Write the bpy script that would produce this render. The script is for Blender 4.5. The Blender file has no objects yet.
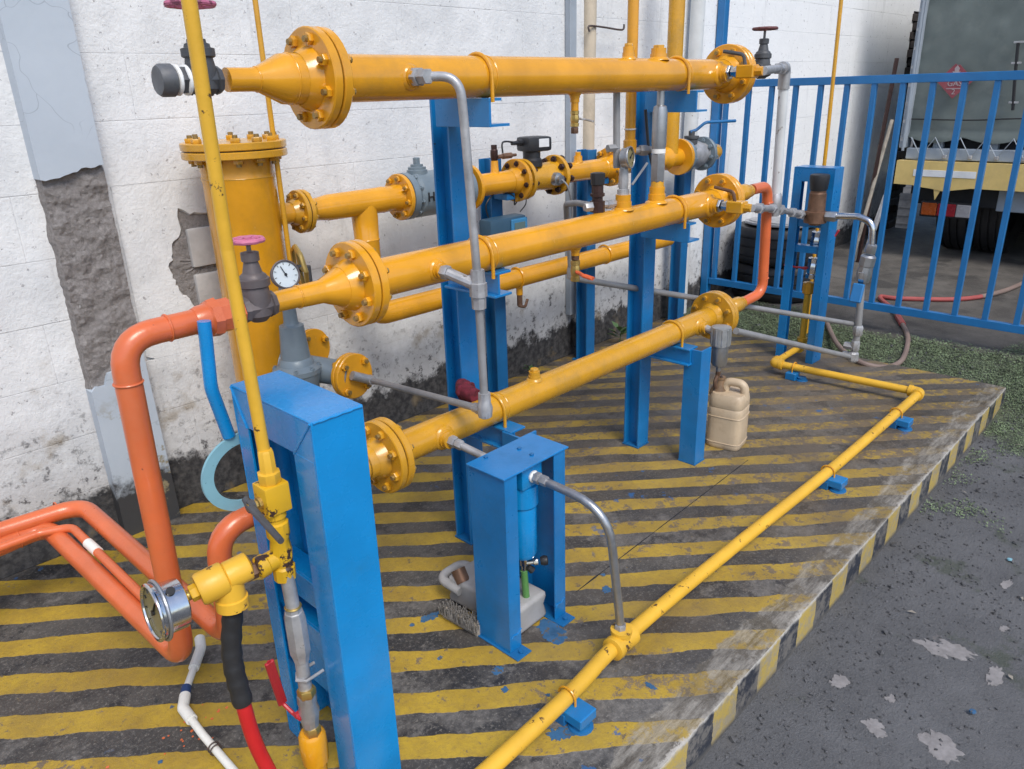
import bpy, bmesh, math, random
from mathutils import Vector, Matrix, Quaternion, noise
random.seed(7)
S = bpy.context.scene
COL = S.collection
PI = math.pi
V = Vector

# ---------------------------------------------------------------- camera
cam = bpy.data.objects.new('camera', bpy.data.cameras.new('camera'))
COL.objects.link(cam)
cam.data.sensor_width = 36.0
cam.data.lens = 36.0 * 759.35 / 1024.0
cam.data.clip_start = 0.05
cam.data.clip_end = 500
cam.matrix_world = Matrix(((0.689889, 0.278508, -0.668196, 0), (-0.723392, 0.230141, -0.650953, 0), (-0.027516, 0.932453, 0.360242, 1.6), (0, 0, 0, 1)))
S.camera = cam

# ---------------------------------------------------------------- light
SUN_EL, SUN_AZ = math.radians(52), math.radians(-112)      # high soft sun over the open yard (towards -Y)
w = bpy.data.worlds.new('World'); S.world = w; w.use_nodes = True
nt = w.node_tree; nt.nodes.clear()
sky = nt.nodes.new('ShaderNodeTexSky'); sky.sky_type = 'NISHITA'; sky.sun_disc = False
sky.sun_elevation = SUN_EL
sd = V((math.cos(SUN_EL) * math.cos(SUN_AZ), math.cos(SUN_EL) * math.sin(SUN_AZ), math.sin(SUN_EL)))
sky.sun_rotation = math.atan2(sd.x, sd.y)
sky.dust_density = 1.5; sky.air_density = 1.0; sky.ozone_density = 1.5
bg = nt.nodes.new('ShaderNodeBackground'); bg.inputs[1].default_value = 0.13
wo = nt.nodes.new('ShaderNodeOutputWorld')
nt.links.new(sky.outputs[0], bg.inputs[0]); nt.links.new(bg.outputs[0], wo.inputs[0])
sl = bpy.data.lights.new('sun', 'SUN'); sl.energy = 1.7; sl.angle = math.radians(24); sl.color = (1, .95, .86)
so = bpy.data.objects.new('sun', sl); COL.objects.link(so)
so.rotation_euler = sd.to_track_quat('Z', 'Y').to_euler()
S.view_settings.view_transform = 'Standard'; S.view_settings.look = 'None'
S.view_settings.exposure = 0.6; S.view_settings.gamma = 1.0

# ---------------------------------------------------------------- materials
def nodes(name):
    m = bpy.data.materials.new(name); m.use_nodes = True
    t = m.node_tree; b = t.nodes['Principled BSDF']
    g = t.nodes.new('ShaderNodeNewGeometry')
    return m, t, b, g.outputs['Position']
def noi(t, pos, scale, detail=4, rough=.6, stretch=None, dist=0):
    if stretch:
        mp = t.nodes.new('ShaderNodeMapping'); mp.inputs['Scale'].default_value = stretch
        t.links.new(pos, mp.inputs[0]); pos = mp.outputs[0]
    n = t.nodes.new('ShaderNodeTexNoise'); n.inputs['Scale'].default_value = scale
    n.inputs['Detail'].default_value = detail; n.inputs['Roughness'].default_value = rough
    n.inputs['Distortion'].default_value = dist
    t.links.new(pos, n.inputs['Vector']); return n.outputs[0]
def ramp(t, v, a, b):
    n = t.nodes.new('ShaderNodeMapRange'); n.inputs[1].default_value = a; n.inputs[2].default_value = b
    t.links.new(v, n.inputs[0]); return n.outputs[0]
def mix(t, f, a, b):
    n = t.nodes.new('ShaderNodeMix'); n.data_type = 'RGBA'
    if isinstance(f, (int, float)): n.inputs[0].default_value = f
    else: t.links.new(f, n.inputs[0])
    for i, x in ((6, a), (7, b)):
        if isinstance(x, tuple): n.inputs[i].default_value = (*x, 1)
        else: t.links.new(x, n.inputs[i])
    return n.outputs[2]
def mth(t, op, a, b=0.0):
    n = t.nodes.new('ShaderNodeMath'); n.operation = op
    for i, x in enumerate((a, b)):
        if isinstance(x, (int, float)): n.inputs[i].default_value = x
        else: t.links.new(x, n.inputs[i])
    return n.outputs[0]
def bump(t, b, h, strength, dist=.01):
    n = t.nodes.new('ShaderNodeBump'); n.inputs['Strength'].default_value = strength; n.inputs['Distance'].default_value = dist
    t.links.new(h, n.inputs['Height']); t.links.new(n.outputs[0], b.inputs['Normal'])
def sep(t, pos):
    n = t.nodes.new('ShaderNodeSeparateXYZ'); t.links.new(pos, n.inputs[0]); return n.outputs
def mat(name, col, rough=.45, metal=0., var=.12, vs=6, chip=None, chs=35, cht=.68, bs=0.12, bsc=90, dust=None, dth=(.5, .75)):
    """paint or metal: tone varies softly; optional chips to an undercoat colour; fine relief"""
    m, t, b, P = nodes(name)
    lo = tuple(c * (1 - var) for c in col); hi = tuple(min(1, c * (1 + var)) for c in col)
    c = mix(t, ramp(t, noi(t, P, vs), .3, .7), lo, hi)
    r0 = ramp(t, noi(t, P, vs * 3, 3), .25, .75)
    if dust:
        c = mix(t, mth(t, 'MULTIPLY', ramp(t, noi(t, P, 4.5, 7, .75), *dth), .7), c, dust)
    if chip:
        k = ramp(t, noi(t, P, chs, 5, .65), cht, cht + .03)
        c = mix(t, k, c, chip)
    t.links.new(c, b.inputs['Base Color'])
    rr = t.nodes.new('ShaderNodeMapRange'); rr.inputs[3].default_value = max(.05, rough - .08); rr.inputs[4].default_value = rough + .1
    t.links.new(r0, rr.inputs[0]); t.links.new(rr.outputs[0], b.inputs['Roughness'])
    b.inputs['Metallic'].default_value = metal
    if bs: bump(t, b, noi(t, P, bsc, 3), bs, .004)
    return m
M = dict(
 yellow=mat('yellow_enamel', (.67, .305, .013), .19, dust=(.38, .20, .03), chip=(.13, .06, .025), chs=75, cht=.735, bs=.12, bsc=30),
 ochre=mat('weathered_yellow_enamel', (.59, .295, .017), .26, dust=(.31, .19, .04), chip=(.15, .07, .025), chs=60, cht=.72),
 lemon=mat('worn_yellow_paint', (.70, .40, .035), .38, chip=(.10, .05, .02), chs=26, cht=.63),
 lemon2=mat('chipped_bright_yellow_paint', (.66, .38, .014), .42, chip=(.05, .025, .02), chs=22, cht=.555),
 blue=mat('blue_enamel', (.006, .172, .45), .32, var=.13, dust=(.015, .125, .28), chip=(.03, .03, .035), chs=45, cht=.69),
 bluedk=mat('dull_blue_enamel', (.008, .125, .32), .42, var=.12, dust=(.02, .08, .22), chip=(.02, .02, .03), cht=.74),
 bluelt=mat('bright_blue_enamel', (.004, .235, .575), .26, var=.09, dust=(.012, .17, .37), dth=(.55, .8), chip=(.02, .035, .05), chs=50, cht=.735),
 fence=mat('fence_blue_paint', (.012, .155, .40), .36, chip=(.05, .04, .05), cht=.74),
 cyan=mat('pale_blue_gasket', (.21, .42, .50), .6, chip=(.05, .12, .2), chs=60, cht=.66),
 orange=mat('orange_paint', (.63, .135, .042), .33, chip=(.22, .06, .035), chs=50, cht=.70, dust=(.55, .15, .06)),
 rust=mat('copper_brown_metal', (.17, .095, .06), .5, .5, .3, 25),
 brown=mat('dark_brown_bronze', (.055, .03, .027), .42, .5, .3, 25),
 cast=mat('dark_grey_cast_iron', (.075, .078, .085), .55, .2, .2, 15),
 castbr=mat('brown_grey_cast_iron', (.12, .10, .10), .52, .2, .2, 15),
 greymet=mat('blue_grey_paint', (.17, .215, .25), .38, .1, .12, 10),
 galv=mat('galvanised_steel', (.40, .40, .41), .42, .45, .25, 22, chip=(.13, .11, .10), chs=50, cht=.66),
 tube=mat('dull_grey_tube', (.27, .27, .275), .5, .2, .15, 12, chip=(.15, .13, .12), cht=.7),
 chrome=mat('bright_steel', (.62, .63, .65), .16, 1., .06, 20, bs=.05),
 steel=mat('satin_steel', (.40, .41, .43), .38, .85, .12, 30),
 alu=mat('cast_aluminium', (.42, .43, .44), .42, .7, .15, 40),
 black=mat('black_rubber', (.018, .018, .02), .5, 0, .2, 10),
 blackp=mat('black_plastic', (.022, .023, .027), .42),
 red=mat('red_paint', (.42, .02, .03), .4),
 redhose=mat('red_rubber', (.52, .015, .018), .38),
 pink=mat('faded_pink_paint', (.56, .16, .27), .55, chip=(.2, .05, .09), chs=40, cht=.58),
 winered=mat('faded_wine_paint', (.14, .045, .045), .55),
 orred=mat('orange_red_paint', (.62, .12, .045), .45),
 white=mat('white_plastic', (.74, .73, .68), .45, chip=(.25, .2, .16), chs=30, cht=.7),
 tape=mat('white_tape', (.82, .82, .8), .7),
 face=mat('white_dial', (.66, .74, .78), .4, bs=0),
 faceold=mat('yellowed_dial', (.23, .19, .085), .3, bs=0, dust=(.15, .12, .06)),
 ink=mat('black_ink', (.012, .012, .014), .5, bs=0),
 stud=mat('dull_stud_end', (.30, .20, .07), .45, .5),
 capmet=mat('blackened_steel', (.13, .135, .145), .5, .3, .25, 20),
 brass=mat('brass', (.55, .38, .12), .34, .8),
 green=mat('green_plastic_tube', (.09, .24, .07), .4),
 jug=mat('yellowed_plastic', (.52, .41, .285), .45, dust=(.33, .22, .13), dth=(.46, .66), vs=4),
 jug2=mat('dusty_white_plastic', (.33, .325, .325), .5, dust=(.17, .155, .145), vs=10),
 jugneck=mat('brown_stained_plastic', (.20, .125, .07), .5, var=.4, vs=18),
 cloth=mat('maroon_cloth', (.13, .012, .025), .9, vs=50, var=.5),
 bristle=mat('grey_bristles', (.16, .15, .14), .8, vs=80, var=.5),
 wood=mat('grimy_wood', (.28, .25, .21), .8, vs=20, var=.3),
 conduit=mat('grey_conduit', (.30, .34, .39), .5),
 tanpipe=mat('stained_cream_pipe', (.55, .47, .36), .6, dust=(.30, .25, .18), vs=5),
 wpipe=mat('whitewashed_pipe', (.60, .62, .63), .6, chip=(.25, .22, .2), chs=14, cht=.62),
 leafg=mat('fresh_green_leaf', (.07, .13, .05), .5),
 wire=mat('rusty_wire', (.07, .05, .045), .6),
 blueh=mat('navy_grip', (.015, .05, .16), .4),
 tealdev=mat('slate_blue_plastic', (.035, .085, .14), .42),
 cyanp=mat('light_blue_plastic', (.05, .22, .42), .4),
 lcd=mat('grey_display', (.11, .17, .17), .2, bs=0),
 tarp=mat('grey_green_tarpaulin', (.12, .145, .14), .7, var=.14, vs=2.2, dust=(.17, .19, .18), bs=.25, bsc=14),
 tarpedge=mat('pale_grey_canvas', (.27, .31, .36), .7),
 truckgrey=mat('pale_grey_truck_paint', (.30, .35, .41), .5),
 truckyel=mat('cream_yellow_truck_paint', (.62, .46, .17), .5, dust=(.45, .34, .16), chip=(.12, .08, .05), cht=.76),
 signwhite=mat('dull_sign_white', (.36, .30, .31), .6),
 plate=mat('white_reflector', (.70, .72, .74), .4),
 signred=mat('faded_red_sign', (.24, .05, .065), .55, dust=(.30, .12, .13)),
 lampo=mat('orange_lens', (.28, .06, .012), .25),
 lampr=mat('red_lens', (.20, .014, .022), .25),
 lampw=mat('clear_lens', (.27, .27, .29), .25),
 chassis=mat('dark_chassis', (.012, .013, .016), .7),
 greybrick=mat('bare_grey_block', (.46, .445, .435), .9, var=.15, vs=12, bs=.5, bsc=60),
 darkbrick=mat('dirty_dark_brick', (.055, .045, .042), .9, var=.45, vs=8, bs=.6, bsc=40),
 pebble=mat('dark_pebbles', (.085, .085, .09), .85, var=.55, vs=30),
 drip=mat('dull_blue_drips', (.035, .115, .235), .6, var=.3, vs=20, chip=(.10, .09, .08), chs=40, cht=.56),
 cement=mat('dried_cement', (.235, .222, .22), .95, var=.2, vs=40, bs=.5, bsc=70),
 moss=mat('low_green_moss', (.145, .19, .105), .8, var=.55, vs=14, bs=0),
 hosegr=mat('dusty_brown_hose', (.20, .145, .125), .6, dust=(.26, .2, .17)),
 hosered=mat('faded_red_hose', (.36, .075, .07), .55),
)

def wall_material():
    m, t, b, P = nodes('whitewashed_block'); s = sep(t, P)
    base = mix(t, ramp(t, noi(t, P, 3.2, 6, .65), .35, .7), (.62, .635, .65), (.79, .80, .81))
    far_light = ramp(t, s[0], 4.2, 4.9)  # strong daylight on the far wall painted in: whiter, less grime towards +X
    base = mix(t, mth(t, 'MULTIPLY', far_light, .75), base, (.86, .87, .88))
    base = mix(t, mth(t, 'MULTIPLY', ramp(t, noi(t, P, 9, 6, .75, (1, 1, .45)), .52, .75), mth(t, 'SUBTRACT', .30, mth(t, 'MULTIPLY', far_light, .24))), base, (.44, .45, .47))
    # pores and scuffs
    base = mix(t, mth(t, 'MULTIPLY', ramp(t, noi(t, P, 42, 4, .7), .64, .69), .75), base, (.24, .23, .24))
    # vertical dark run marks
    base = mix(t, mth(t, 'MULTIPLY', ramp(t, noi(t, P, 5, 5, .7, (2.2, 2.2, .22)), .60, .74), .34), base, (.20, .20, .21))
    # mould that climbs from the damp foot of the wall: height plus noise
    n = noi(t, P, 5.5, 7, .72)
    h = mth(t, 'ADD', s[2], mth(t, 'MULTIPLY', mth(t, 'SUBTRACT', n, .5), -1.15))
    base = mix(t, mth(t, 'MULTIPLY', ramp(t, h, .68, .20), .55), base, (.33, .315, .315))
    k2 = mth(t, 'MULTIPLY', ramp(t, noi(t, P, 26, 6, .75), .54, .62), ramp(t, h, .62, .22))
    base = mix(t, mth(t, 'MULTIPLY', k2, .9), base, (.045, .043, .045))
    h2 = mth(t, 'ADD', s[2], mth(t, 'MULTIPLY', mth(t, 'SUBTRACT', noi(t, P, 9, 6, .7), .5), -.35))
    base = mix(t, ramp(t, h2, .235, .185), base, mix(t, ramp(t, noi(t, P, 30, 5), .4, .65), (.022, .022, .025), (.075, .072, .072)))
    # rust-brown and green spots low down
    k3 = mth(t, 'MULTIPLY', ramp(t, noi(t, P, 4.2, 5, .6), .62, .70), ramp(t, h, .75, .45))
    base = mix(t, mth(t, 'MULTIPLY', k3, .5), base, (.23, .17, .09))
    t.links.new(base, b.inputs['Base Color']); b.inputs['Roughness'].default_value = .85
    hh = mth(t, 'ADD', mth(t, 'MULTIPLY', noi(t, P, 16, 5, .7), 1.6), noi(t, P, 75, 4, .7))
    bump(t, b, hh, .42, .007)
    return m
for k_ in ('yellow', 'ochre', 'blue', 'bluelt', 'orange', 'fence'):
    p_ = M[k_].node_tree.nodes['Principled BSDF']; p_.inputs['Coat Weight'].default_value = .3; p_.inputs['Coat Roughness'].default_value = .12
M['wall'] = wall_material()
def mortar_material():
    m, t, b, P = nodes('dark_rough_mortar')
    c = mix(t, ramp(t, noi(t, P, 75, 8, .8), .34, .66), (.16, .145, .14), (.40, .375, .365))
    c = mix(t, mth(t, 'MULTIPLY', ramp(t, noi(t, P, 7, 5, .7), .45, .62), .55), c, (.30, .28, .275))
    c = mix(t, mth(t, 'MULTIPLY', ramp(t, noi(t, P, 26, 3, .6, (1, 1, .3)), .70, .72), .9), c, (.66, .66, .66))
    t.links.new(c, b.inputs['Base Color']); b.inputs['Roughness'].default_value = .95
    bump(t, b, noi(t, P, 60, 8, .8), 1., .012); return m
M['mortar'] = mortar_material()

def plaster_material():
    m, t, b, P = nodes('smooth_grey_plaster'); s = sep(t, P)
    base = mix(t, ramp(t, noi(t, P, 2.5, 5), .3, .7), (.40, .455, .52), (.47, .525, .59))
    base = mix(t, mth(t, 'MULTIPLY', ramp(t, noi(t, P, 6, 5, .7), .60, .72), ramp(t, s[2], .8, .3)), base, (.22, .25, .28))
    vor = t.nodes.new('ShaderNodeTexVoronoi'); vor.feature = 'DISTANCE_TO_EDGE'; vor.inputs['Scale'].default_value = 3.5
    mp = t.nodes.new('ShaderNodeMapping'); mp.inputs['Scale'].default_value = (1, 1, .8)
    va = t.nodes.new('ShaderNodeVectorMath'); va.operation = 'ADD'
    nn = t.nodes.new('ShaderNodeTexNoise'); nn.inputs['Scale'].default_value = 6
    t.links.new(P, nn.inputs['Vector']); t.links.new(P, va.inputs[0])
    sc = t.nodes.new('ShaderNodeVectorMath'); sc.operation = 'SCALE'; sc.inputs['Scale'].default_value = .25
    t.links.new(nn.outputs[1], sc.inputs[0]); t.links.new(sc.outputs[0], va.inputs[1])
    t.links.new(va.outputs[0], mp.inputs[0]); t.links.new(mp.outputs[0], vor.inputs['Vector'])
    ck = mth(t, 'MULTIPLY', ramp(t, vor.outputs['Distance'], .006, .002), ramp(t, noi(t, P, 3, 2), .45, .55))
    base = mix(t, mth(t, 'MULTIPLY', ck, .5), base, (.2, .23, .27))
    hb = mth(t, 'ADD', s[2], mth(t, 'MULTIPLY', mth(t, 'SUBTRACT', noi(t, P, 9, 6, .7), .5), -.35))
    base = mix(t, ramp(t, hb, .27, .20), base, (.04, .04, .043))
    base = mix(t, mth(t, 'MULTIPLY', ramp(t, noi(t, P, 7, 5, .7), .60, .66), ramp(t, s[2], .6, .4)), base, (.24, .20, .12))
    t.links.new(base, b.inputs['Base Color']); b.inputs['Roughness'].default_value = .6
    bump(t, b, noi(t, P, 30, 4), .2, .004); return m
M['plaster'] = plaster_material()

def floor_material():
    """worn painted slab: yellow diagonal hazard bands on dark concrete, bare along the edge"""
    m, t, b, P = nodes('striped_concrete'); s = sep(t, P)
    d = mth(t, 'ADD', mth(t, 'MULTIPLY', s[0], .682), mth(t, 'MULTIPLY', s[1], .731))
    wob = mth(t, 'MULTIPLY', mth(t, 'SUBTRACT', noi(t, P, 3.2, 4, .55), .5), .062)
    wob2 = mth(t, 'MULTIPLY', mth(t, 'SUBTRACT', noi(t, P, 28, 4, .7), .5), .011)
    d = mth(t, 'ADD', d, mth(t, 'ADD', wob, wob2))
    ph = mth(t, 'FRACT', mth(t, 'DIVIDE', mth(t, 'ADD', d, .1678 * 20 - 1.822), .1678))
    tri = mth(t, 'ABSOLUTE', mth(t, 'SUBTRACT', ph, .2450))          # 0 at band centre
    tri = mth(t, 'MINIMUM', tri, mth(t, 'SUBTRACT', 1.0, tri))
    band = ramp(t, tri, .252, .240)
    yel = mix(t, ramp(t, noi(t, P, 3.5, 6, .7), .32, .68), (.28, .18, .026), (.50, .335, .030))
    yel = mix(t, mth(t, 'MULTIPLY', ramp(t, noi(t, P, 55, 4, .7), .45, .75), .5), yel, (.22, .145, .05))
    dk = mix(t, ramp(t, noi(t, P, 2.2, 6, .68), .38, .66), (.022, .022, .024), (.092, .084, .076))
    dk = mix(t, mth(t, 'MULTIPLY', ramp(t, noi(t, P, 80, 4, .75), .52, .70), .4), dk, (.20, .19, .18))
    dk = mix(t, mth(t, 'MULTIPLY', ramp(t, noi(t, P, 1.6, 7, .75), .50, .56), .75), dk, mix(t, ramp(t, noi(t, P, 40, 4, .7), .35, .65), (.085, .08, .076), (.19, .178, .165)))
    dk = mix(t, mth(t, 'MULTIPLY', ramp(t, noi(t, P, 4.3, 7, .78), .55, .60), .85), dk, (.016, .016, .019))
    # yellow rubbed off: browner far end and random flakes
    wear = mth(t, 'ADD', noi(t, P, 1.5, 5, .6), mth(t, 'MULTIPLY', ramp(t, s[0], 1.4, 4.0), .26))
    flake = mth(t, 'ADD', mth(t, 'MULTIPLY', noi(t, P, 22, 6, .78), .9), mth(t, 'MULTIPLY', wear, .5))
    fl = ramp(t, flake, .785, .815)
    brown = mix(t, ramp(t, noi(t, P, 7, 5, .7), .35, .65), (.11, .085, .06), (.25, .18, .095))
    yel = mix(t, fl, yel, brown)
    dk = mix(t, mth(t, 'MULTIPLY', ramp(t, noi(t, P, 14, 6, .8), .66, .70), .6), dk, (.30, .20, .05))
    dk = mix(t, mth(t, 'MULTIPLY', ramp(t, noi(t, P, 95, 5, .8), .56, .62), .55), dk, (.27, .25, .22))
    yel = mix(t, mth(t, 'MULTIPLY', ramp(t, noi(t, P, 70, 5, .8), .60, .66), .6), yel, (.12, .085, .035))
    c = mix(t, band, dk, yel)
    chips = mth(t, 'MULTIPLY', ramp(t, noi(t, P, 38, 5, .8), .655, .675), ramp(t, noi(t, P, 1.1, 3, .6), .44, .54))
    c = mix(t, mth(t, 'MULTIPLY', chips, .85), c, mix(t, band, (.33, .22, .05), (.06, .055, .055)))
    c = mix(t, mth(t, 'MULTIPLY', ramp(t, mth(t, 'ADD', s[0], mth(t, 'MULTIPLY', noi(t, P, 2.0, 5, .7), 1.6)), 2.2, 4.2), mth(t, 'ADD', .22, mth(t, 'MULTIPLY', ramp(t, noi(t, P, 10, 6, .75), .4, .6), .30))), c, (.135, .105, .072))
    # general damp grime patches
    c = mix(t, mth(t, 'MULTIPLY', ramp(t, noi(t, P, 1.3, 6, .65), .50, .66), mth(t, 'ADD', .25, mth(t, 'MULTIPLY', ramp(t, s[0], 1.5, 3.6), .6))), c, (.115, .09, .066))
    # blue drips under the frames
    k = mth(t, 'MULTIPLY', ramp(t, noi(t, P, 12, 4, .6), .64, .66), ramp(t, noi(t, P, .9, 1), .5, .6))
    c = mix(t, mth(t, 'MULTIPLY', k, .8), c, (.02, .10, .26))
    # edge strip: bare, scraped along its length
    ew = mth(t, 'ADD', s[1], mth(t, 'MULTIPLY', mth(t, 'SUBTRACT', noi(t, P, 4, 6, .75), .5), .17))
    strip = ramp(t, ew, .865, .85)
    bare = mix(t, ramp(t, noi(t, P, 14, 8, .8, (.4, 1.8, 1)), .40, .60), (.075, .062, .047), (.33, .305, .265))
    bare = mix(t, mth(t, 'MULTIPLY', ramp(t, noi(t, P, 6, 7, .75), .50, .55), .85), bare, mix(t, .35, c, (.16, .125, .07)))
    c = mix(t, mth(t, 'MULTIPLY', strip, .75), c, bare)
    lip = ramp(t, mth(t, 'ADD', s[1], mth(t, 'MULTIPLY', mth(t, 'SUBTRACT', noi(t, P, 14, 7, .8), .5), .10)), .764, .756)
    c = mix(t, mth(t, 'MULTIPLY', lip, ramp(t, noi(t, P, 7, 6, .75), .40, .58)), c, (.46, .43, .385))
    # side faces of the slab: alternating yellow and black blocks of paint
    g = t.nodes.new('ShaderNodeNewGeometry'); nz = sep(t, g.outputs['True Normal'])[2]
    side = ramp(t, nz, .6, .4)
    kx = mth(t, 'ADD', mth(t, 'ADD', s[0], s[1]), mth(t, 'MULTIPLY', mth(t, 'SUBTRACT', noi(t, P, 18, 4), .5), .03))
    sq = mth(t, 'GREATER_THAN', mth(t, 'FRACT', mth(t, 'DIVIDE', kx, .268)), .5)
    ky = mix(t, ramp(t, noi(t, P, 16, 7, .8), .46, .56), (.44, .32, .08), (.32, .27, .18))
    kb = mix(t, ramp(t, noi(t, P, 14, 6, .75), .46, .56), (.026, .03, .042), (.15, .14, .13))
    sf = mix(t, sq, kb, ky)
    sf = mix(t, ramp(t, s[2], -.112, -.135), sf, (.10, .095, .09))
    sf = mix(t, ramp(t, mth(t, 'ADD', s[2], mth(t, 'MULTIPLY', noi(t, P, 30, 5), .03)), .002, .012), sf, (.5, .48, .44))
    c = mix(t, side, c, sf)
    t.links.new(c, b.inputs['Base Color'])
    rr = t.nodes.new('ShaderNodeMapRange'); rr.inputs[3].default_value = .30; rr.inputs[4].default_value = .80
    t.links.new(noi(t, P, 1.7, 4), rr.inputs[0]); rr.inputs[1].default_value = .35; rr.inputs[2].default_value = .6
    t.links.new(rr.outputs[0], b.inputs['Roughness'])
    hh = mth(t, 'ADD', mth(t, 'MULTIPLY', noi(t, P, 12, 5, .7), 1.2), mth(t, 'MULTIPLY', noi(t, P, 110, 4, .7), .8))
    hh = mth(t, 'ADD', hh, mth(t, 'MULTIPLY', band, .35))
    bump(t, b, hh, .42, .006); return m
M['floor'] = floor_material()

def ground_material():
    m, t, b, P = nodes('worn_asphalt'); s = sep(t, P)
    asp = mix(t, ramp(t, noi(t, P, 3, 6, .65), .35, .65), (.098, .099, .104), (.150, .151, .157))
    asp = mix(t, mth(t, 'MULTIPLY', ramp(t, noi(t, P, 130, 3, .7), .52, .68), .7), asp, (.16, .157, .16))
    asp = mix(t, mth(t, 'MULTIPLY', ramp(t, noi(t, P, 75, 4, .7), .60, .68), .6), asp, (.04, .04, .042))
    asp = mix(t, mth(t, 'MULTIPLY', ramp(t, noi(t, P, 2.1, 6, .7), .60, .66), .6), asp, (.055, .07, .04))
    asp = mix(t, mth(t, 'MULTIPLY', ramp(t, noi(t, P, 5, 7, .75), .68, .70), .6), asp, (.24, .215, .205))
    mz = mth(t, 'ADD', ramp(t, mth(t, 'ADD', s[0], mth(t, 'MULTIPLY', noi(t, P, 2.4, 5, .7), 1.2)), 4.6, 5.3), mth(t, 'MULTIPLY', noi(t, P, 1.6, 5, .7), .9))
    asp = mix(t, mth(t, 'MULTIPLY', ramp(t, mz, .75, 1.15), .75), asp, mix(t, ramp(t, noi(t, P, 70, 5, .8), .40, .60), (.05, .055, .045), (.13, .165, .085)))
    con = mix(t, ramp(t, noi(t, P, 2.5, 6, .7), .35, .65), (.07, .064, .058), (.145, .132, .118))
    mz = mth(t, 'ADD', ramp(t, mth(t, 'ADD', s[0], mth(t, 'MULTIPLY', noi(t, P, 2.4, 5, .7), 1.2)), 4.6, 5.3), mth(t, 'MULTIPLY', noi(t, P, 1.6, 5, .7), .9))
    asp = mix(t, mth(t, 'MULTIPLY', ramp(t, mz, .75, 1.15), .75), asp, mix(t, ramp(t, noi(t, P, 70, 5, .8), .40, .60), (.05, .055, .045), (.13, .165, .085)))
    con = mix(t, mth(t, 'MULTIPLY', ramp(t, noi(t, P, 2.2, 5, .6), .56, .63), .8), con, (.045, .042, .04))
    c = mix(t, ramp(t, mth(t, 'ADD', s[0], mth(t, 'MULTIPLY', noi(t, P, 6, 4), .3)), 5.25, 5.35), asp, con)
    t.links.new(c, b.inputs['Base Color']); b.inputs['Roughness'].default_value = .82
    hh = mth(t, 'ADD', mth(t, 'MULTIPLY', noi(t, P, 34, 6, .8), 1.3), mth(t, 'MULTIPLY', noi(t, P, 130, 4, .75), 1.0))
    bump(t, b, hh, .85, .010); return m
M['ground'] = ground_material()

# ---------------------------------------------------------------- mesh helpers
def frame(d):
    d = V(d).normalized()
    a = V((0, 0, 1)) if abs(d.z) < .9 else V((1, 0, 0))
    u = a.cross(d).normalized(); return d, u, d.cross(u).normalized()
def ring(bm, c, u, v, r, n, ph=0):
    return [bm.verts.new(c + u * (r * math.cos(2 * PI * i / n + ph)) + v * (r * math.sin(2 * PI * i / n + ph))) for i in range(n)]
def bridge(bm, a, b):
    n = len(a)
    for i in range(n): bm.faces.new((a[i], a[(i + 1) % n], b[(i + 1) % n], b[i]))
def lathe(bm, p, d, prof, n=24, caps=(True, True), ph=0):
    p = V(p); d, u, v = frame(d); rs = [ring(bm, p + d * s, u, v, max(r, 1e-4), n, ph) for s, r in prof]
    for a, b in zip(rs, rs[1:]): bridge(bm, a, b)
    if caps[0]: bm.faces.new(rs[0][::-1])
    if caps[1]: bm.faces.new(rs[-1])
    return bm
def cyl(bm, a, b, r, r2=None, n=18):
    a = V(a); b = V(b); L = (b - a).length
    return lathe(bm, a, b - a, [(0, r), (L, r if r2 is None else r2)], n)
def disc(bm, p, d, R, t, n=36, c=.003):
    return lathe(bm, p, d, [(0, R - c), (c, R), (t - c, R), (t, R - c)], n)
def hexp(bm, p, d, r, h):
    return lathe(bm, p, d, [(0, r * .92), (h * .15, r), (h * .85, r), (h, r * .92)], 6)
def fillet(pts, rad, seg=7):
    pts = [V(p) for p in pts]; out = [pts[0]]
    for a, b, c in zip(pts, pts[1:], pts[2:]):
        d1 = (a - b); d2 = (c - b); l = min(d1.length, d2.length) * .48
        d1.normalize(); d2.normalize(); ang = d1.angle(d2)
        tl = min(l, rad / max(math.tan(ang / 2), 1e-3)); p = b + d1 * tl; q = b + d2 * tl
        for i in range(seg + 1):
            t = i / seg; out.append(p * (1 - t) ** 2 + b * 2 * t * (1 - t) + q * t * t)
    out.append(pts[-1]); return out
def sweep(bm, pts, r, n=14, cap=True):
    pts = [V(p) for p in pts]; rr = r if isinstance(r, list) else [r] * len(pts)
    t0 = (pts[1] - pts[0]).normalized(); _, u, v = frame(t0); prev = None
    for i, p in enumerate(pts):
        t = ((pts[min(i + 1, len(pts) - 1)] - p).normalized() + (p - pts[max(i - 1, 0)]).normalized())
        t = t.normalized() if t.length > 1e-6 else t0
        q = t0.rotation_difference(t); u = q @ u; v = q @ v; t0 = t
        cur = ring(bm, p, u, v, rr[i], n)
        if prev: bridge(bm, prev, cur)
        elif cap: bm.faces.new(cur[::-1])
        prev = cur
    if cap: bm.faces.new(prev)
    return bm
def tube(bm, pts, r, rad=.05, n=14): return sweep(bm, fillet(pts, rad), r, n)
def smoothpath(pts, k=8):
    pts = [V(p) for p in pts]; out = []
    for i in range(len(pts) - 1):
        p0, p1, p2, p3 = pts[max(i - 1, 0)], pts[i], pts[i + 1], pts[min(i + 2, len(pts) - 1)]
        for j in range(k):
            t = j / k
            out.append(.5 * ((2 * p1) + (p2 - p0) * t + (2 * p0 - 5 * p1 + 4 * p2 - p3) * t * t + (3 * p1 - p0 - 3 * p2 + p3) * t ** 3))
    return out + [pts[-1]]
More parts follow.
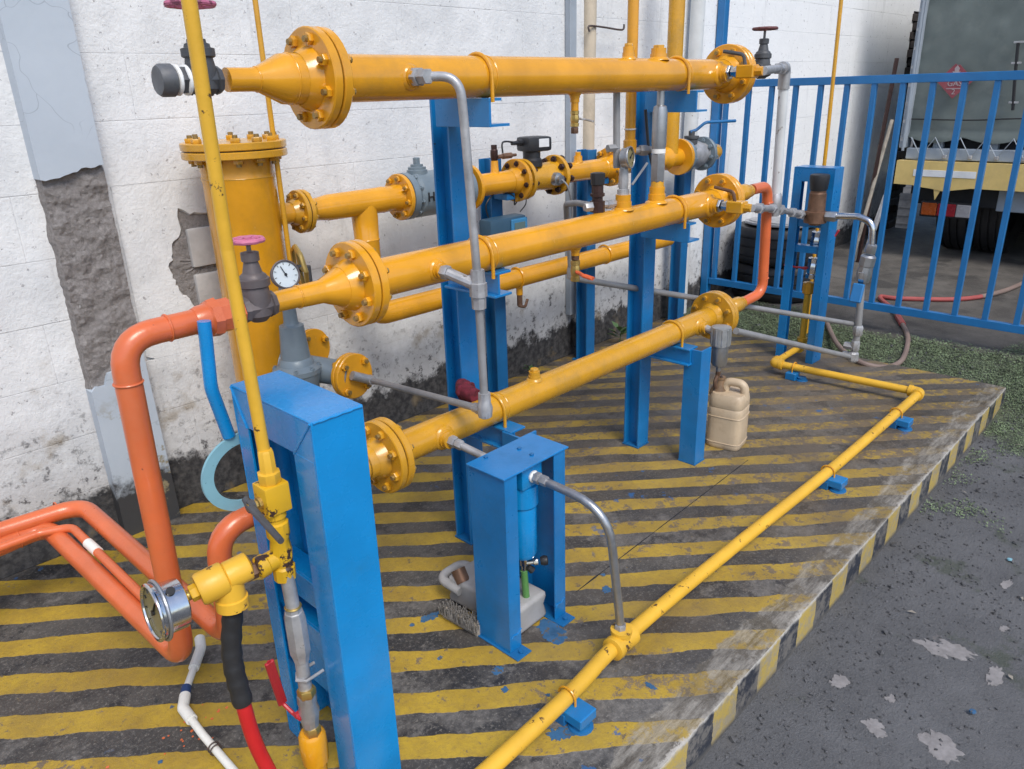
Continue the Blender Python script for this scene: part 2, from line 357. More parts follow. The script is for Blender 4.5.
def torus(bm, c, d, R, r, n=30, k=8, wav=0, wn=0):
    c = V(c); d, u, v = frame(d); prev = first = None
    for i in range(n):
        a = 2 * PI * i / n; o = u * math.cos(a) + v * math.sin(a); RR = R * (1 + wav * math.cos(wn * a))
        cur = ring(bm, c + o * RR, o, d, r, k)
        if prev: bridge(bm, prev, cur)
        else: first = cur
        prev = cur
    bridge(bm, prev, first); return bm
def box(bm, lo, hi, bev=0.0, rot=None, seg=1):
    lo = V(lo); hi = V(hi); c = (lo + hi) / 2; s = hi - lo
    g = bmesh.ops.create_cube(bm, size=1.0); vs = g['verts']
    for x in vs: x.co = V((x.co.x * s.x, x.co.y * s.y, x.co.z * s.z))
    if bev:
        es = list({e for x in vs for e in x.link_edges})
        r = bmesh.ops.bevel(bm, geom=es, offset=bev, segments=seg, affect='EDGES', profile=.6)
        vs = list({x for f in r['faces'] for x in f.verts} | {x for x in vs if x.is_valid})
    R = rot.to_matrix() if isinstance(rot, Quaternion) else (rot or Matrix.Identity(3))
    for x in vs: x.co = R @ x.co + c
    return bm
def bar(bm, a, b, w, h, bev=.001):
    """square bar from a to b"""
    a = V(a); b = V(b); d, u, v = frame(b - a); Q = Matrix((u, v, d)).transposed(); L = (b - a).length; c = (a + b) / 2
    return box(bm, c - V((w, h, L)) / 2, c + V((w, h, L)) / 2, bev, Q)
B = bmesh.new

# ---------------------------------------------------------------- object helpers
def link(name, me, parent=None):
    o = bpy.data.objects.new(name, me); COL.objects.link(o)
    if parent: o.parent = parent
    return o
def finish(bm, name, m, off=V((0, 0, 0)), sharp=35, flat=False):
    bmesh.ops.recalc_face_normals(bm, faces=bm.faces)
    me = bpy.data.meshes.new(name)
    for x in bm.verts: x.co -= off
    bm.to_mesh(me); bm.free()
    for x in (m if isinstance(m, list) else [m]): me.materials.append(M[x])
    if not flat:
        me.polygons.foreach_set('use_smooth', [True] * len(me.polygons)); me.set_sharp_from_angle(angle=math.radians(sharp))
    return me
def thing(name, label, cat, loc, group=None):
    o = bpy.data.objects.new(name, None); COL.objects.link(o); o.location = loc
    o.empty_display_size = .1; o['label'] = label; o['category'] = cat
    if group: o['group'] = group
    return o
def root(o):
    while o.parent: o = o.parent
    return o
SPLIT = {'pipe', 'flange', 'brass_nut', 'weld_bead', 'nut', 'elbow', 'coupling', 'strap', 'eyelet', 'rope_hook', 'lid_screw', 'sign_line', 'tube'}
def islands(bm):
    seen = set(); out = []
    for v0 in bm.verts:
        if v0 in seen: continue
        st = [v0]; seen.add(v0); comp = []
        while st:
            v = st.pop(); comp.append(v)
            for e in v.link_edges:
                o = e.other_vert(v)
                if o not in seen: seen.add(o); st.append(o)
        out.append(comp)
    return out
def part(name, bm, m, parent, label=None, sharp=35):
    if name in SPLIT:
        isl = islands(bm)
        if len(isl) > 1:
            for comp in isl:
                b2 = B(); mp = {v: b2.verts.new(v.co) for v in comp}
                for f in {f for v in comp for f in v.link_faces}: b2.faces.new([mp[v] for v in f.verts])
                o = link(name, finish(b2, name, m, V(root(parent).location), sharp), parent)
            bm.free(); return o
    o = link(name, finish(bm, name, m, V(root(parent).location), sharp), parent)
    if label: o['label'] = label
    return o
def solo(name, label, cat, bm, m, group=None, sharp=35):
    xs = [x.co for x in bm.verts]
    c = V(((min(p.x for p in xs) + max(p.x for p in xs)) / 2, (min(p.y for p in xs) + max(p.y for p in xs)) / 2, min(p.z for p in xs)))
    o = link(name, finish(bm, name, m, c, sharp)); o.location = c
    o['label'] = label; o['category'] = cat
    if group: o['group'] = group
    return o
def struct(name, bm, m, sharp=35):
    o = link(name, finish(bm, name, m, sharp=sharp)); o['kind'] = 'structure'; return o
def stuff(name, bm, m, label=None, cat=None, flat=True):
    o = link(name, finish(bm, name, m, flat=flat)); o['kind'] = 'stuff'
    if label: o['label'] = label; o['category'] = cat
    return o
MC = {}
def shared(key, maker, m, sharp=35):
    if key not in MC: MC[key] = finish(maker(), key, m, sharp=sharp)
    return MC[key]
def inst(name, me, parent, pos, axis=(0, 0, 1), spin=0):
    o = link(name, me, parent); o.location = V(pos) - V(root(parent).location)
    o.rotation_mode = 'QUATERNION'; o.rotation_quaternion = V((0, 0, 1)).rotation_difference(V(axis).normalized()) @ Quaternion((0, 0, 1), spin)
    return o
def bolt_mesh(L, r, m='yellow'):
    def mk():
        bm = B(); cyl(bm, (0, 0, -L / 2 - r * 2.7), (0, 0, L / 2 + r * 2.7), r, n=8)
        for f in bm.faces: f.material_index = 1
        hexp(bm, (0, 0, L / 2), (0, 0, 1), r * 1.9, r * 1.6); hexp(bm, (0, 0, -L / 2), (0, 0, -1), r * 1.9, r * 1.6); return bm
    return shared('bolt_%s_%d_%d' % (m, L * 1e4, r * 1e4), mk, [m, {'yellow': 'stud', 'ochre': 'stud'}.get(m, m)])
def bolts(parent, c, axis, R, n, L, r, m='yellow', ph=.2):
    c = V(c); d, u, v = frame(axis); me = bolt_mesh(L, r, m)
    for i in range(n):
        a = 2 * PI * i / n + ph
        o = inst('bolt', me, parent, c + u * (R * math.cos(a)) + v * (R * math.sin(a)), d, i * .7)
def flange_pair(parent, c, axis, R, t=.022, gap=.004, m='yellow', n=8, br=.0075, ph=.2, hub=None, gm='black'):
    """two bolted discs, centred on c"""
    c = V(c); d = V(axis).normalized()
    for s in (-1, 1):
        bm = B(); disc(bm, c + d * (s * gap / 2), d * s, R, t)
        if hub:
            lathe(bm, c + d * (s * (gap / 2 + t)), d * s, [(-.002, hub * 1.32), (.012, hub * 1.22), (.03, hub * 1.03)], 28, (False, False))
        part('flange', bm, m, parent)
    bm = B(); lathe(bm, c - d * gap * .7, d, [(0, R * .93), (gap * 1.4, R * .93)], 32); part('gasket', bm, gm, parent)
    bolts(parent, c, d, R * .79, n, 2 * t + gap, br, m, ph)

def gate_valve(name, label, p, m, wm, k=1.0, stem=.04, group=None, wheelR=.034, axis=(1, 0, 0), short=False):
    """bronze/iron gate valve: hexagonal ends on its axis, bonnet, stem and handwheel above"""
    p = V(p); t = thing(name, label, 'valve', p, group); ax = V(axis).normalized()
    bm = B()
    lathe(bm, p - ax * .042 * k, ax, [(0, .030 * k), (.012 * k, .034 * k), (.014 * k, .029 * k), (.028 * k, .034 * k), (.056 * k, .034 * k), (.07 * k, .029 * k), (.072 * k, .034 * k), (.084 * k, .030 * k)], 8)
    lathe(bm, p, (0, 0, 1), [(-.036 * k, .018 * k), (-.02 * k, .034 * k), (.025 * k, .035 * k), (.050 * k, .031 * k)], 20)
    part('body', bm, m, t)
    if short: prof = [(0, .034), (.003, .038), (.020, .038), (.022, .030), (.030, .028), (.032, .022), (.040, .021)]
    else: prof = [(0, .034), (.003, .0375), (.020, .0375), (.022, .033), (.028, .031), (.034, .023), (.060, .0165), (.062, .021), (.082, .021), (.084, .012)]
    bm = B(); lathe(bm, p + V((0, 0, .048 * k)), (0, 0, 1), [(a_ * k, b_ * k) for a_, b_ in prof], 12); part('bonnet', bm, m, t)
    zb = .048 * k + prof[-1][0] * k
    bm = B(); cyl(bm, p + V((0, 0, zb - .005)), p + V((0, 0, zb + stem)), .0055 * k, n=10); part('stem', bm, m, t)
    c = p + V((0, 0, zb + stem))
    bm = B(); torus(bm, c, (0, 0, 1), wheelR, .0062 * k, 40, 8, .05, 8); lathe(bm, c - V((0, 0, .008)), (0, 0, 1), [(0, .010 * k), (.016, .010 * k)], 12)
    for i in range(4):
        a = i * PI / 2 + .4; cyl(bm, c, c + V((math.cos(a), math.sin(a), 0)) * wheelR, .0045 * k, n=6)
    part('handwheel', bm, wm, t)
    return t

def gauge(name, label, p, nrm, R, depth, case='steel', dial='face', stemdir=None, stemlen=.05, ang=2.2, bezel='blackp'):
    """round dial gauge; p = dial centre, nrm = way the dial looks"""
    p = V(p); d, u, v = frame(nrm); t = thing(name, label, 'gauge', p)
    bm = B(); lathe(bm, p - d * depth, d, [(0, R * .8), (.004, R * .9), (depth * .75, R * .92), (depth * .8, R * 1.0), (depth, R * 1.02), (depth + .004, R * .97)], 32, (True, False)); part('case', bm, case, t)
    bm = B(); torus(bm, p + d * .003, d, R * .98, R * .075, 36, 8); part('bezel', bm, bezel, t)
    bm = B(); lathe(bm, p - d * .004, d, [(0, R * .97), (.004, R * .95)], 32); f = part('dial', bm, dial, t)
    bm = B()
    for i in range(9):
        a = math.radians(225 - i * 33.75); o = u * math.cos(a) + v * math.sin(a)
        bar(bm, p + o * R * .68 + d * .0012, p + o * R * .84 + d * .0012, R * .05, .001, 0)
    part('dial_marks', bm, 'ink', f)
    bm = B(); o = u * math.cos(ang) + v * math.sin(ang)
    bar(bm, p - o * R * .18 + d * .003, p + o * R * .66 + d * .003, R * .07, .0015, 0); lathe(bm, p + d * .001, d, [(0, R * .1), (.004, R * .1)], 10)
    part('needle', bm, 'ink', f)
    if stemdir:
        sd_ = V(stemdir).normalized(); q = p - d * depth * .55
        bm = B(); cyl(bm, q + sd_ * R * .85, q + sd_ * (R + stemlen), R * .22, n=12); hexp(bm, q + sd_ * R * .98, sd_, R * .34, R * .35); part('stem', bm, 'galv', t)
    return t
def ball_valve(parent, p, axis, r, L, m, hm, hdir, hlen, hw=.018, hoff=None, name='valve_body'):
    p = V(p); d = V(axis).normalized(); bm = B()
    lathe(bm, p - d * L / 2, d, [(0, r * .85), (L * .02, r), (L * .22, r), (L * .24, r * .86), (L * .3, r * .95), (L * .5, r * 1.06), (L * .7, r * .95), (L * .76, r * .86), (L * .78, r), (L * .98, r), (L, r * .85)], 8)
    b = part(name, bm, m, parent)
    hd = V(hdir).normalized(); so_ = V(hoff).normalized() if hoff else frame(d)[2]
    q = p + so_ * r * 1.0
    bm = B(); cyl(bm, q, q + so_ * r * .7, r * .28, n=10); q2 = q + so_ * r * .65
    tube(bm, [q2, q2 + hd * hlen * .2, q2 + hd * hlen * .32 + so_ * hw, q2 + hd * hlen + so_ * hw * 1.1], .0001 + hw * .28, .01, 8)
    bar(bm, q2 + hd * hlen * .35 + so_ * hw, q2 + hd * hlen + so_ * hw * 1.1, hw, hw * .35, .002)
    part('lever', bm, hm, parent)
    return b

# ================================================================ SETTING
WY = 2.97                                            # face of the block wall
def gz(x, y):                                        # ground height: yard low, rising to the fence line
    def ss(t): t = max(0, min(1, t)); return t * t * (3 - 2 * t)
    z = -.14 + .17 * ss((x - 4.35) / .9)
    return z + .006 * noise.noise(V((x * 2, y * 2, 0)))
bm = B()
xs = [-60, -30, -12, -5, -2] + [i * .15 for i in range(-8, 48)] + [7.5, 8.5, 10, 14, 25, 60, 200]
ys = [-200, -60, -25, -10, -5, -3] + [i * .15 for i in range(-16, 22)] + [4, 6, 12, 40, 100]
grid = [[bm.verts.new((x, y, gz(x, y))) for y in ys] for x in xs]
for i in range(len(xs) - 1):
    for j in range(len(ys) - 1): bm.faces.new((grid[i][j], grid[i + 1][j], grid[i + 1][j + 1], grid[i][j + 1]))
struct('ground', bm, 'ground', 60)

bm = B(); box(bm, (-4, .75, -.35), (4.69, WY + .01, 0), .012, seg=2)
struct('concrete_platform', bm, 'floor', 50)

# ---- block wall
WX1 = 9.14
wall = thing('block_wall', 'long whitewashed block wall with mould along its foot behind the pipes', 'wall', (4, WY, 0))
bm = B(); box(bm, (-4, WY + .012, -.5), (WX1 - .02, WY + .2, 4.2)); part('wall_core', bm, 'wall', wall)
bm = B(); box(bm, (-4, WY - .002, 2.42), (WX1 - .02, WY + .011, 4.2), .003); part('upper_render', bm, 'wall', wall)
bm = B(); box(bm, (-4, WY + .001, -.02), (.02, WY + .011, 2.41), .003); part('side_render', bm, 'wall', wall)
BW, BH = .455, .22
HX0, HX1, HZ0, HZ1 = 1.02, 1.60, .66, 1.32            # broken-out patch behind the vessel
def block(w_, h_, s):
    bm = B(); r = random.Random(s); d = .012; e = .0022
    jx = [r.uniform(0, .0007) for _ in range(4)]
    f = [bm.verts.new((sx * (w_ / 2 - e * 1.3), -jx[i], sz * (h_ / 2 - e * 1.3))) for i, (sx, sz) in enumerate(((-1, -1), (1, -1), (1, 1), (-1, 1)))]
    k = [bm.verts.new((sx * (w_ / 2 - .0002), .0004, sz * (h_ / 2 - .0002))) for sx, sz in ((-1, -1), (1, -1), (1, 1), (-1, 1))]
    g = [bm.verts.new((sx * (w_ / 2 - .0002), d, sz * (h_ / 2 - .0002))) for sx, sz in ((-1, -1), (1, -1), (1, 1), (-1, 1))]
    bm.faces.new(f); bridge(bm, f, k); bridge(bm, k, g); return bm
nb = 0
for row in range(11):
    z = -.0 + BH * (row + .5); x = .02
    first = True
    while x < WX1 - .05:
        wd = BW if not (first and row % 2) else BW / 2
        if x + wd > WX1: wd = WX1 - x
        cx_, x0, x1 = x + wd / 2, x, x + wd
        segs = [(x0, x1)]
        if z + BH / 2 > HZ0 + .01 and z - BH / 2 < HZ1 - .01 and x1 > HX0 and x0 < HX1:
            segs = []
            if x0 < HX0 - .03: segs.append((x0, HX0))
            if x1 > HX1 + .03: segs.append((HX1, x1))
        for a, b_ in segs:
            key = 'block_%d_%d' % (round((b_ - a) * 1000), random.randint(0, 2))
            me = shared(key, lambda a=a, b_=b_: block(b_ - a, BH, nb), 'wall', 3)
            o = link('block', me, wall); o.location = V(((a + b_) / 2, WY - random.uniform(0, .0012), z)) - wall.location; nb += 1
        x += wd; first = False
# the broken patch: painted rim with a ragged edge, rough mortar recess, two bare blocks inside
rz = [(HX0, .66), (HX1, 1.32)]
ctr = V((1.315, 0, 1.0)); N = 72
outline = [(1.377, 1.195), (1.30, 1.19), (1.245, 1.215), (1.232, 1.175), (1.245, 1.13), (1.20, 1.09), (1.19, 1.03), (1.168, 1.01), (1.18, .955), (1.195, .90), (1.215, .875), (1.235, .85), (1.245, .80), (1.285, .755), (1.40, .74), (1.52, .80), (1.53, 1.0), (1.50, 1.17)]
oa = sorted([(math.atan2(z - ctr.z, x - ctr.x), V((x, 0, z))) for x, z in outline], key=lambda q: q[0])
def hole_pt(a, jit=.012):
    for i in range(len(oa)):
        a0, p0 = oa[i]; a1, p1 = oa[(i + 1) % len(oa)]
        aa = a
        if i == len(oa) - 1: a1 += 2 * PI
        if i == len(oa) - 1 and aa < a0: aa += 2 * PI
        if a0 <= aa < a1:
            t = (aa - a0) / (a1 - a0); p = p0.lerp(p1, t); return p + (p - ctr) * random.uniform(-jit, jit) * 3
    return oa[0][1]
bm = B(); outer, inner, deep, inn2, back = [], [], [], [], []
for i in range(N):
    a = -PI + 2 * PI * (i + .5) / N; d = V((math.cos(a), 0, math.sin(a)))
    ts = []
    for lim, comp, c in ((HX1, d.x, ctr.x), (HX0, d.x, ctr.x), (HZ1, d.z, ctr.z), (HZ0, d.z, ctr.z)):
        if abs(comp) > 1e-6:
            t = (lim - c) / comp
            if t > 0: ts.append(t)
    o = ctr + d * min(ts); h = hole_pt(a)
    outer.append(bm.verts.new((o.x, WY - .0015, o.z))); inner.append(bm.verts.new((h.x, WY - .0015 + random.uniform(-.001, .001), h.z)))
    q = h + (ctr - h) * .04; deep.append(bm.verts.new((q.x, WY + .011, q.z)))
bridge(bm, outer, inner); bridge(bm, inner, deep); part('broken_render', bm, 'wall', wall, 'painted render broken to a ragged edge', 10)
bm = B(); rings_ = []
for k in range(7):
    rr = []
    for i in range(N):
        a = -PI + 2 * PI * (i + .5) / N; h = hole_pt(a, .02); q = h.lerp(ctr, k / 7.0) + (h - ctr) * .03
        rr.append(bm.verts.new((q.x, WY + .0105 - .010 * random.random() * (k > 0), q.z)))
    rings_.append(rr)
for a, b_ in zip(rings_, rings_[1:]): bridge(bm, a, b_)
bm.faces.new(rings_[-1]); part('rough_mortar', bm, 'mortar', wall)
for (x0, x1, z0, z1) in ((1.262, 1.45, .985, 1.135), (1.262, 1.45, .83, .955)):
    bm = B(); box(bm, (x0, WY - .012, z0), (x1, WY + .02, z1), .008, seg=2); part('block', bm, 'greybrick', wall, 'bare grey block in the broken patch')

# ---- pilaster with its render fallen off in the middle
pil = thing('pilaster', 'grey rendered pilaster with a strip of bare dark concrete, at the far left', 'pilaster', (.88, WY, 0))
def jag(x0, x1, z, n, amp, tilt=0):
    return [(x0 + (x1 - x0) * i / n, z + tilt * i / n + random.uniform(-amp, amp)) for i in range(n + 1)]
def slab(poly, y0, y1):
    bm = B(); f = [bm.verts.new((x, y0, z)) for x, z in poly]; k = [bm.verts.new((x, y1, z)) for x, z in poly]
    bm.faces.new(f); bridge(bm, f, k); return bm
PX0, PX1 = .785, .99
low = jag(PX0, PX1, 1.365, 14, .006, .04)
part('upper_plaster', slab(low + [(PX1, 4.2), (PX0, 4.2)], WY - .07, WY + .01), 'plaster', pil)
bm = B(); nx, nz = 36, 140; g = []
for i in range(nx + 1):
    rowv = []
    for j in range(nz + 1):
        x = PX0 + .002 + (PX1 - PX0 + .008) * i / nx - .03 * (1 - j / nz) * 0; z = .60 + .84 * j / nz
        if i in (0, nx): x += .012 * noise.noise(V((7 * i, z * 14, 0))) + .004 * noise.noise(V((3 * i, z * 60, 0)))
        y = WY - .050 + .012 * noise.fractal(V((x * 16, z * 16, 1)), .8, 2, 6) + .003 * random.random()
        if i in (0, nx): y = WY + .01
        rowv.append(bm.verts.new((x, y, z)))
    g.append(rowv)
for i in range(nx):
    for j in range(nz): bm.faces.new((g[i][j], g[i + 1][j], g[i + 1][j + 1], g[i][j + 1]))
part('bare_concrete', bm, 'mortar', pil)
top = jag(PX0, PX1, .60, 12, .02, .16)
part('lower_plaster', slab([(PX0, 0), (PX1 + .012, 0)] + top[::-1], WY - .062, WY + .01), 'plaster', pil)

# ---- dark broken end of the wall, brick by brick
end = thing('brick_wall_end', 'dirty toothed brick end of the wall beside the parked truck', 'wall', (9.3, WY, 0))
for r_ in range(26):
    z = .03 + r_ * .085
    for c_ in range(2):
        wd = .2 + (.05 if (r_ + c_) % 2 else 0)
        me = shared('dbrick%d' % ((r_ + c_) % 2), lambda wd=wd: box(B(), (-wd / 2, -.09, -.037), (wd / 2, .09, .037), .006), 'darkbrick')
        o = link('brick', me, end); o.location = V((WX1 + .10 + c_ * .22 - (.02 if r_ % 2 else 0), WY + .07 - (.035 if (r_ + c_) % 3 == 0 else 0), z + .037)) - end.location
bm = B(); box(bm, (WX1 - .02, WY + .08, -.2), (9.8, WY + .25, 4.2)); part('wall_core', bm, 'darkbrick', end)
bm = B(); box(bm, (WX1 - .015, WY + .0, 2.25), (9.65, WY + .075, 4.2), .004); part('upper_render', bm, 'wall', end)

# ---- conduits on the wall
solo('conduit', 'flat grey conduit strip running down the wall left of the cream downpipe', 'conduit', box(B(), (3.545, WY - .045, .28), (3.60, WY - .003, 4.1), .004), 'conduit')
bm = B(); tube(bm, [(3.70, WY - .04, .0), (3.74, WY - .04, 4.1)], .038, n=16)
solo('downpipe', 'stained cream downpipe standing against the wall beside the grey conduit', 'pipe', bm, 'tanpipe')
solo('batten', 'whitewashed batten on the wall between grey conduit and cream downpipe', 'batten', box(B(), (3.61, WY - .03, .05), (3.685, WY - .002, 4.1), .004), 'wall')
bm = B(); sweep(bm, smoothpath([(3.655, WY - .09, 1.895), (3.66, WY - .085, 1.925), (3.80, WY - .085, 1.922), (3.94, WY - .08, 1.915), (3.985, WY - .08, 1.92), (3.99, WY - .08, 1.945)]), .0055, 8)
solo('wire_hook', 'rusty bent wire hooked over the cream downpipe', 'wire', bm, 'wire')
bm = B(); tube(bm, [(4.79, 2.90, .03), (4.83, 2.90, 4.0)], .047, n=18)
solo('downpipe', 'whitewashed round pipe at the wall beside the tall fence post', 'pipe', bm, 'wpipe')

# ================================================================ THREE MANIFOLDS
G_MAN = 'long yellow manifold pipes stacked on the blue supports'
def manifold(label, Y_, Z_, r, xl, xr, tail, bosses, ubolts, mname):
    t = thing('manifold_pipe', label, 'pipe', (xl, Y_, Z_), G_MAN)
    bm = B(); lathe(bm, (xl, Y_, Z_), (1, 0, 0), [(0, r), (xr - xl, r)], 40); part('pipe', bm, mname, t)
    bm = B()
    for d0, r0_ in (tail[-3], tail[2]): torus(bm, (xl - .035 - d0, Y_, Z_), (1, 0, 0), r0_ * .99, .0024, 32, 6)
    part('weld_bead', bm, mname, t)
    flange_pair(t, (xl - .012, Y_, Z_), (1, 0, 0), .113, .023, .004, mname, 8, .0072, .35, hub=r)
    flange_pair(t, (xr + .012, Y_, Z_), (1, 0, 0), .113, .023, .004, mname, 8, .0072, .35, hub=None)
    bm = B(); lathe(bm, (xr - .016, Y_, Z_), (-1, 0, 0), [(0, r * 1.28), (.012, r * 1.2), (.035, r * 1.02)], 32, (False, False)); part('weld_neck', bm, mname, t)
    bm = B(); lathe(bm, (xl - .035, Y_, Z_), (-1, 0, 0), tail, 36, (True, True)); part('reducer', bm, mname, t)
    bm = B()
    for x in ubolts:                                   # weld beads beside each clamp
        torus(bm, (x + .03, Y_, Z_), (1, 0, 0), r * .995, .0028, 40, 6)
    part('weld_bead', bm, mname, t)
    for x in ubolts:
        bm = B(); pts = [(x, Y_ - r - .005, Z_ - r - .012)] + [(x, Y_ + (r + .005) * math.cos(PI - a), Z_ + (r + .005) * math.sin(PI - a)) for a in [PI * i / 16 for i in range(17)]] + [(x, Y_ + r + .005, Z_ - r - .012)]
        sweep(bm, pts, .0058, 8); part('u_bolt', bm, mname, t)
    for (x, d, R0, h, kind) in bosses:
        d = V(d); p = V((x, Y_, Z_)) + d * (r - .006); bm = B()
        lathe(bm, p, d, [(0, R0 * 1.35), (.006, R0 * 1.25), (.010, R0 * 1.02), (h * .55, R0), (h * .56, R0 * .9), (h, R0 * .9)], 20)
        b_ = part('boss', bm, mname, t)
        if kind == 'plug':
            bm = B(); hexp(bm, p + d * (h - .002), d, R0 * .72, .012); part('plug', bm, 'ochre', b_)
    return t
up, dn, near = (0, 0, 1), (0, 0, -1), (0, -1, 0)
X_BOSS = 2.88
manifold('uppermost long yellow manifold pipe, level with the fence top rail', 1.67, 1.640, .0555, 1.096, 3.02,
         [(0, .062), (.02, .0565), (.055, .0555), (.075, .054), (.135, .026), (.150, .025), (.205, .025)],
         [(1.328, near, .024, .028, ''), (2.335, up, .021, .042, 'plug'), (2.52, up, .030, .040, 'plug'), (2.045, dn, .017, .03, ''), (X_BOSS, near, .034, .035, '')], [1.608, 2.635], 'yellow')
manifold('middle long yellow manifold pipe, carrying the relief valve and a small gauge', 1.67, 1.136, .0525, 1.148, 3.01,
         [(0, .058), (.02, .054), (.03, .053), (.085, .031), (.090, .030), (.155, .028), (.16, .026), (.235, .0255)],
         [(1.375, near, .024, .028, ''), (2.325, up, .031, .055, ''), (2.545, up, .033, .06, ''), (2.05, dn, .017, .03, ''), (X_BOSS, near, .034, .035, '')], [1.588, 2.665], 'yellow')
manifold('lowest long yellow manifold pipe, resting on the short blue legs', 1.70, .598, .0495, 1.205, 3.10,
         [(0, .056), (.02, .0505), (.06, .0495), (.13, .026), (.2, .025)],
         [(1.39, near, .030, .032, ''), (1.86, up, .022, .034, 'plug'), (2.91, near, .030, .035, '')], [1.65, 2.75], 'ochre')
# gate valves on the left tails
v1 = gate_valve('gate_valve', 'dark grey gate valve at the left end of the uppermost yellow pipe', (.802, 1.67, 1.640), 'cast', 'pink', .90, 0.065, None, .046, short=True)
bm = B(); hexp(bm, (.772, 1.67, 1.640), (-1, 0, 0), .029, .024); part('nipple', bm, 'cast', v1)
for x in (.770, .750):
    bm = B(); lathe(bm, (x + .001, 1.67, 1.640), (-1, 0, 0), [(0, .027), (.003, .0305), (.008, .030), (.010, .027)], 24); part('thread_tape', bm, 'tape', v1)
bm = B(); lathe(bm, (.740, 1.67, 1.640), (-1, 0, 0), [(0, .028), (.004, .0325), (.026, .0325), (.033, .028)], 18); part('end_cap', bm, 'capmet', v1)
gate_valve('gate_valve', 'brown grey gate valve with pink handwheel at the left end of the middle yellow pipe', (.848, 1.67, 1.136), 'castbr', 'pink', 1.0, .026)

# ================================================================ BLUE SUPPORTS
def ibeam(x0, x1, y0, y1, z0, z1, t=.009):
    bm = B(); box(bm, (x0, y0, z0), (x1, y0 + t, z1), .0015); box(bm, (x0, y1 - t, z0), (x1, y1, z1), .0015)
    c = (x0 + x1) / 2; box(bm, (c - t / 2, y0 + t, z0), (c + t / 2, y1 - t, z1)); return bm
def channel(x0, x1, y0, y1, z0, z1, t=.008):
    """channel lying along Y, web towards +X, open towards -X"""
    bm = B(); box(bm, (x0, y0, z1 - t), (x1, y1, z1), .0015); box(bm, (x0 - .006, y0 - .002, z0), (x1, y1, z0 + t), .0015)
    box(bm, (x0 + .012, y0 + .001, z0 + t), (x0 + .012 + t, y1, z1 - t)); return bm
G_SUP = 'blue steel supports carrying the three yellow manifolds'
def channel_c(x0, x1, y0, y1, z0, z1, t=.008):
    """channel lying along Y with its web towards -X"""
    bm = B(); box(bm, (x0, y0, z0), (x0 + t, y1, z1), .001); box(bm, (x0 + t, y0, z1 - t), (x1 - .02, y1, z1 - .0005)); box(bm, (x0 + t, y0 - .001, z0 + .0005), (x1 + .01, y1, z0 + t)); return bm
def support(label, x0, xb, Z):
    t = thing('pipe_support', label, 'pipe support', (x0 + .04, 1.88, 0), G_SUP)
    part('post', ibeam(x0, x0 + .082, 1.845, 1.93, .008, Z[0]), 'blue', t)
    bm = B(); box(bm, (x0 - .004, 1.842, 0), (x0 + .086, 1.934, .008), .001); part('base_plate', bm, 'bluedk', t)
    for i, z in enumerate(Z[:2]): part('bracket', (channel_c if i == 0 or x0 > 2 else channel)(xb, xb + .07, 1.612, 1.844, z - .078, z), 'blue', t)
    z = Z[2]
    part('bracket', channel(xb + .035, xb + .105, 1.60, 1.844, z - .075, z), 'blue', t)
    dx = .03 if x0 > 2 else 0
    bm = B(); box(bm, (xb + dx + .028, 1.552, .006), (xb + dx + .036, 1.636, z - .004), .001); box(bm, (xb + dx + .036, 1.552, .006), (xb + dx + .108, 1.560, z - .004), .001); box(bm, (xb + dx + .036, 1.628, .006), (xb + dx + .108, 1.636, z - .078), .001); part('front_leg', bm, 'blue', t)
    bm = B(); box(bm, (xb + dx + .025, 1.549, 0), (xb + dx + .111, 1.639, .006), .001); part('base_plate', bm, 'bluedk', t)
    return t
support('left blue steel support with a rolled maroon cloth tucked against its post', 1.648, 1.596, (1.584, 1.086, .547))
support('right blue steel support beside the yellowed plastic jug', 2.738, 2.70, (1.584, 1.086, .547))
G_POST = 'blue posts of the rear meter line by the wall'
for lab, x, y, z, z0 in (('blue wall-side post under the gas meter, carrying the small display box', 2.765, 2.80, 1.285, 0), ('blue wall-side post standing before the cream downpipe', 3.55, 2.80, 1.275, 0), ('farthest blue wall-side post, under the grey lever valve', 4.60, 2.80, 1.12, .0)):
    t = thing('meter_post', lab, 'post', (x + .045, y + .04, z0), G_POST)
    part('post', ibeam(x, x + .08, y, y + .085, z0 + .006, z), 'bluedk', t)
    bm = B(); box(bm, (x - .02, y - .02, z0), (x + .115, y + .105, z0 + .006), .002); part('base_plate', bm, 'bluedk', t)
    bm = B(); box(bm, (x + .012, 2.70, 1.09), (x + .07, y - .001, 1.122), .003)
    if z > 1.2: part('bracket', bm, 'bluedk', t)
    else: bm.free()
bm = B()
for k in range(3):
    cx0 = V((1.60 + k * .012, 1.80, .652 - k * .004)); torus(bm, cx0 + V((0, 0, 0)), (0, 1, .15), .015 + .007 * k, .009, 18, 8, .1, 5)
tube(bm, [(1.60, 1.72, .650), (1.61, 1.80, .652), (1.64, 1.835, .655)], .027, .03, 14)
for x in bm.verts: x.co += V((noise.noise(x.co * 60), noise.noise(x.co * 60 + V((9, 0, 0))), noise.noise(x.co * 60 + V((0, 9, 0))))) * .006
solo('rolled_cloth', 'rolled maroon cloth tucked between lowest yellow pipe and blue post', 'cloth', bm, 'cloth', sharp=60)

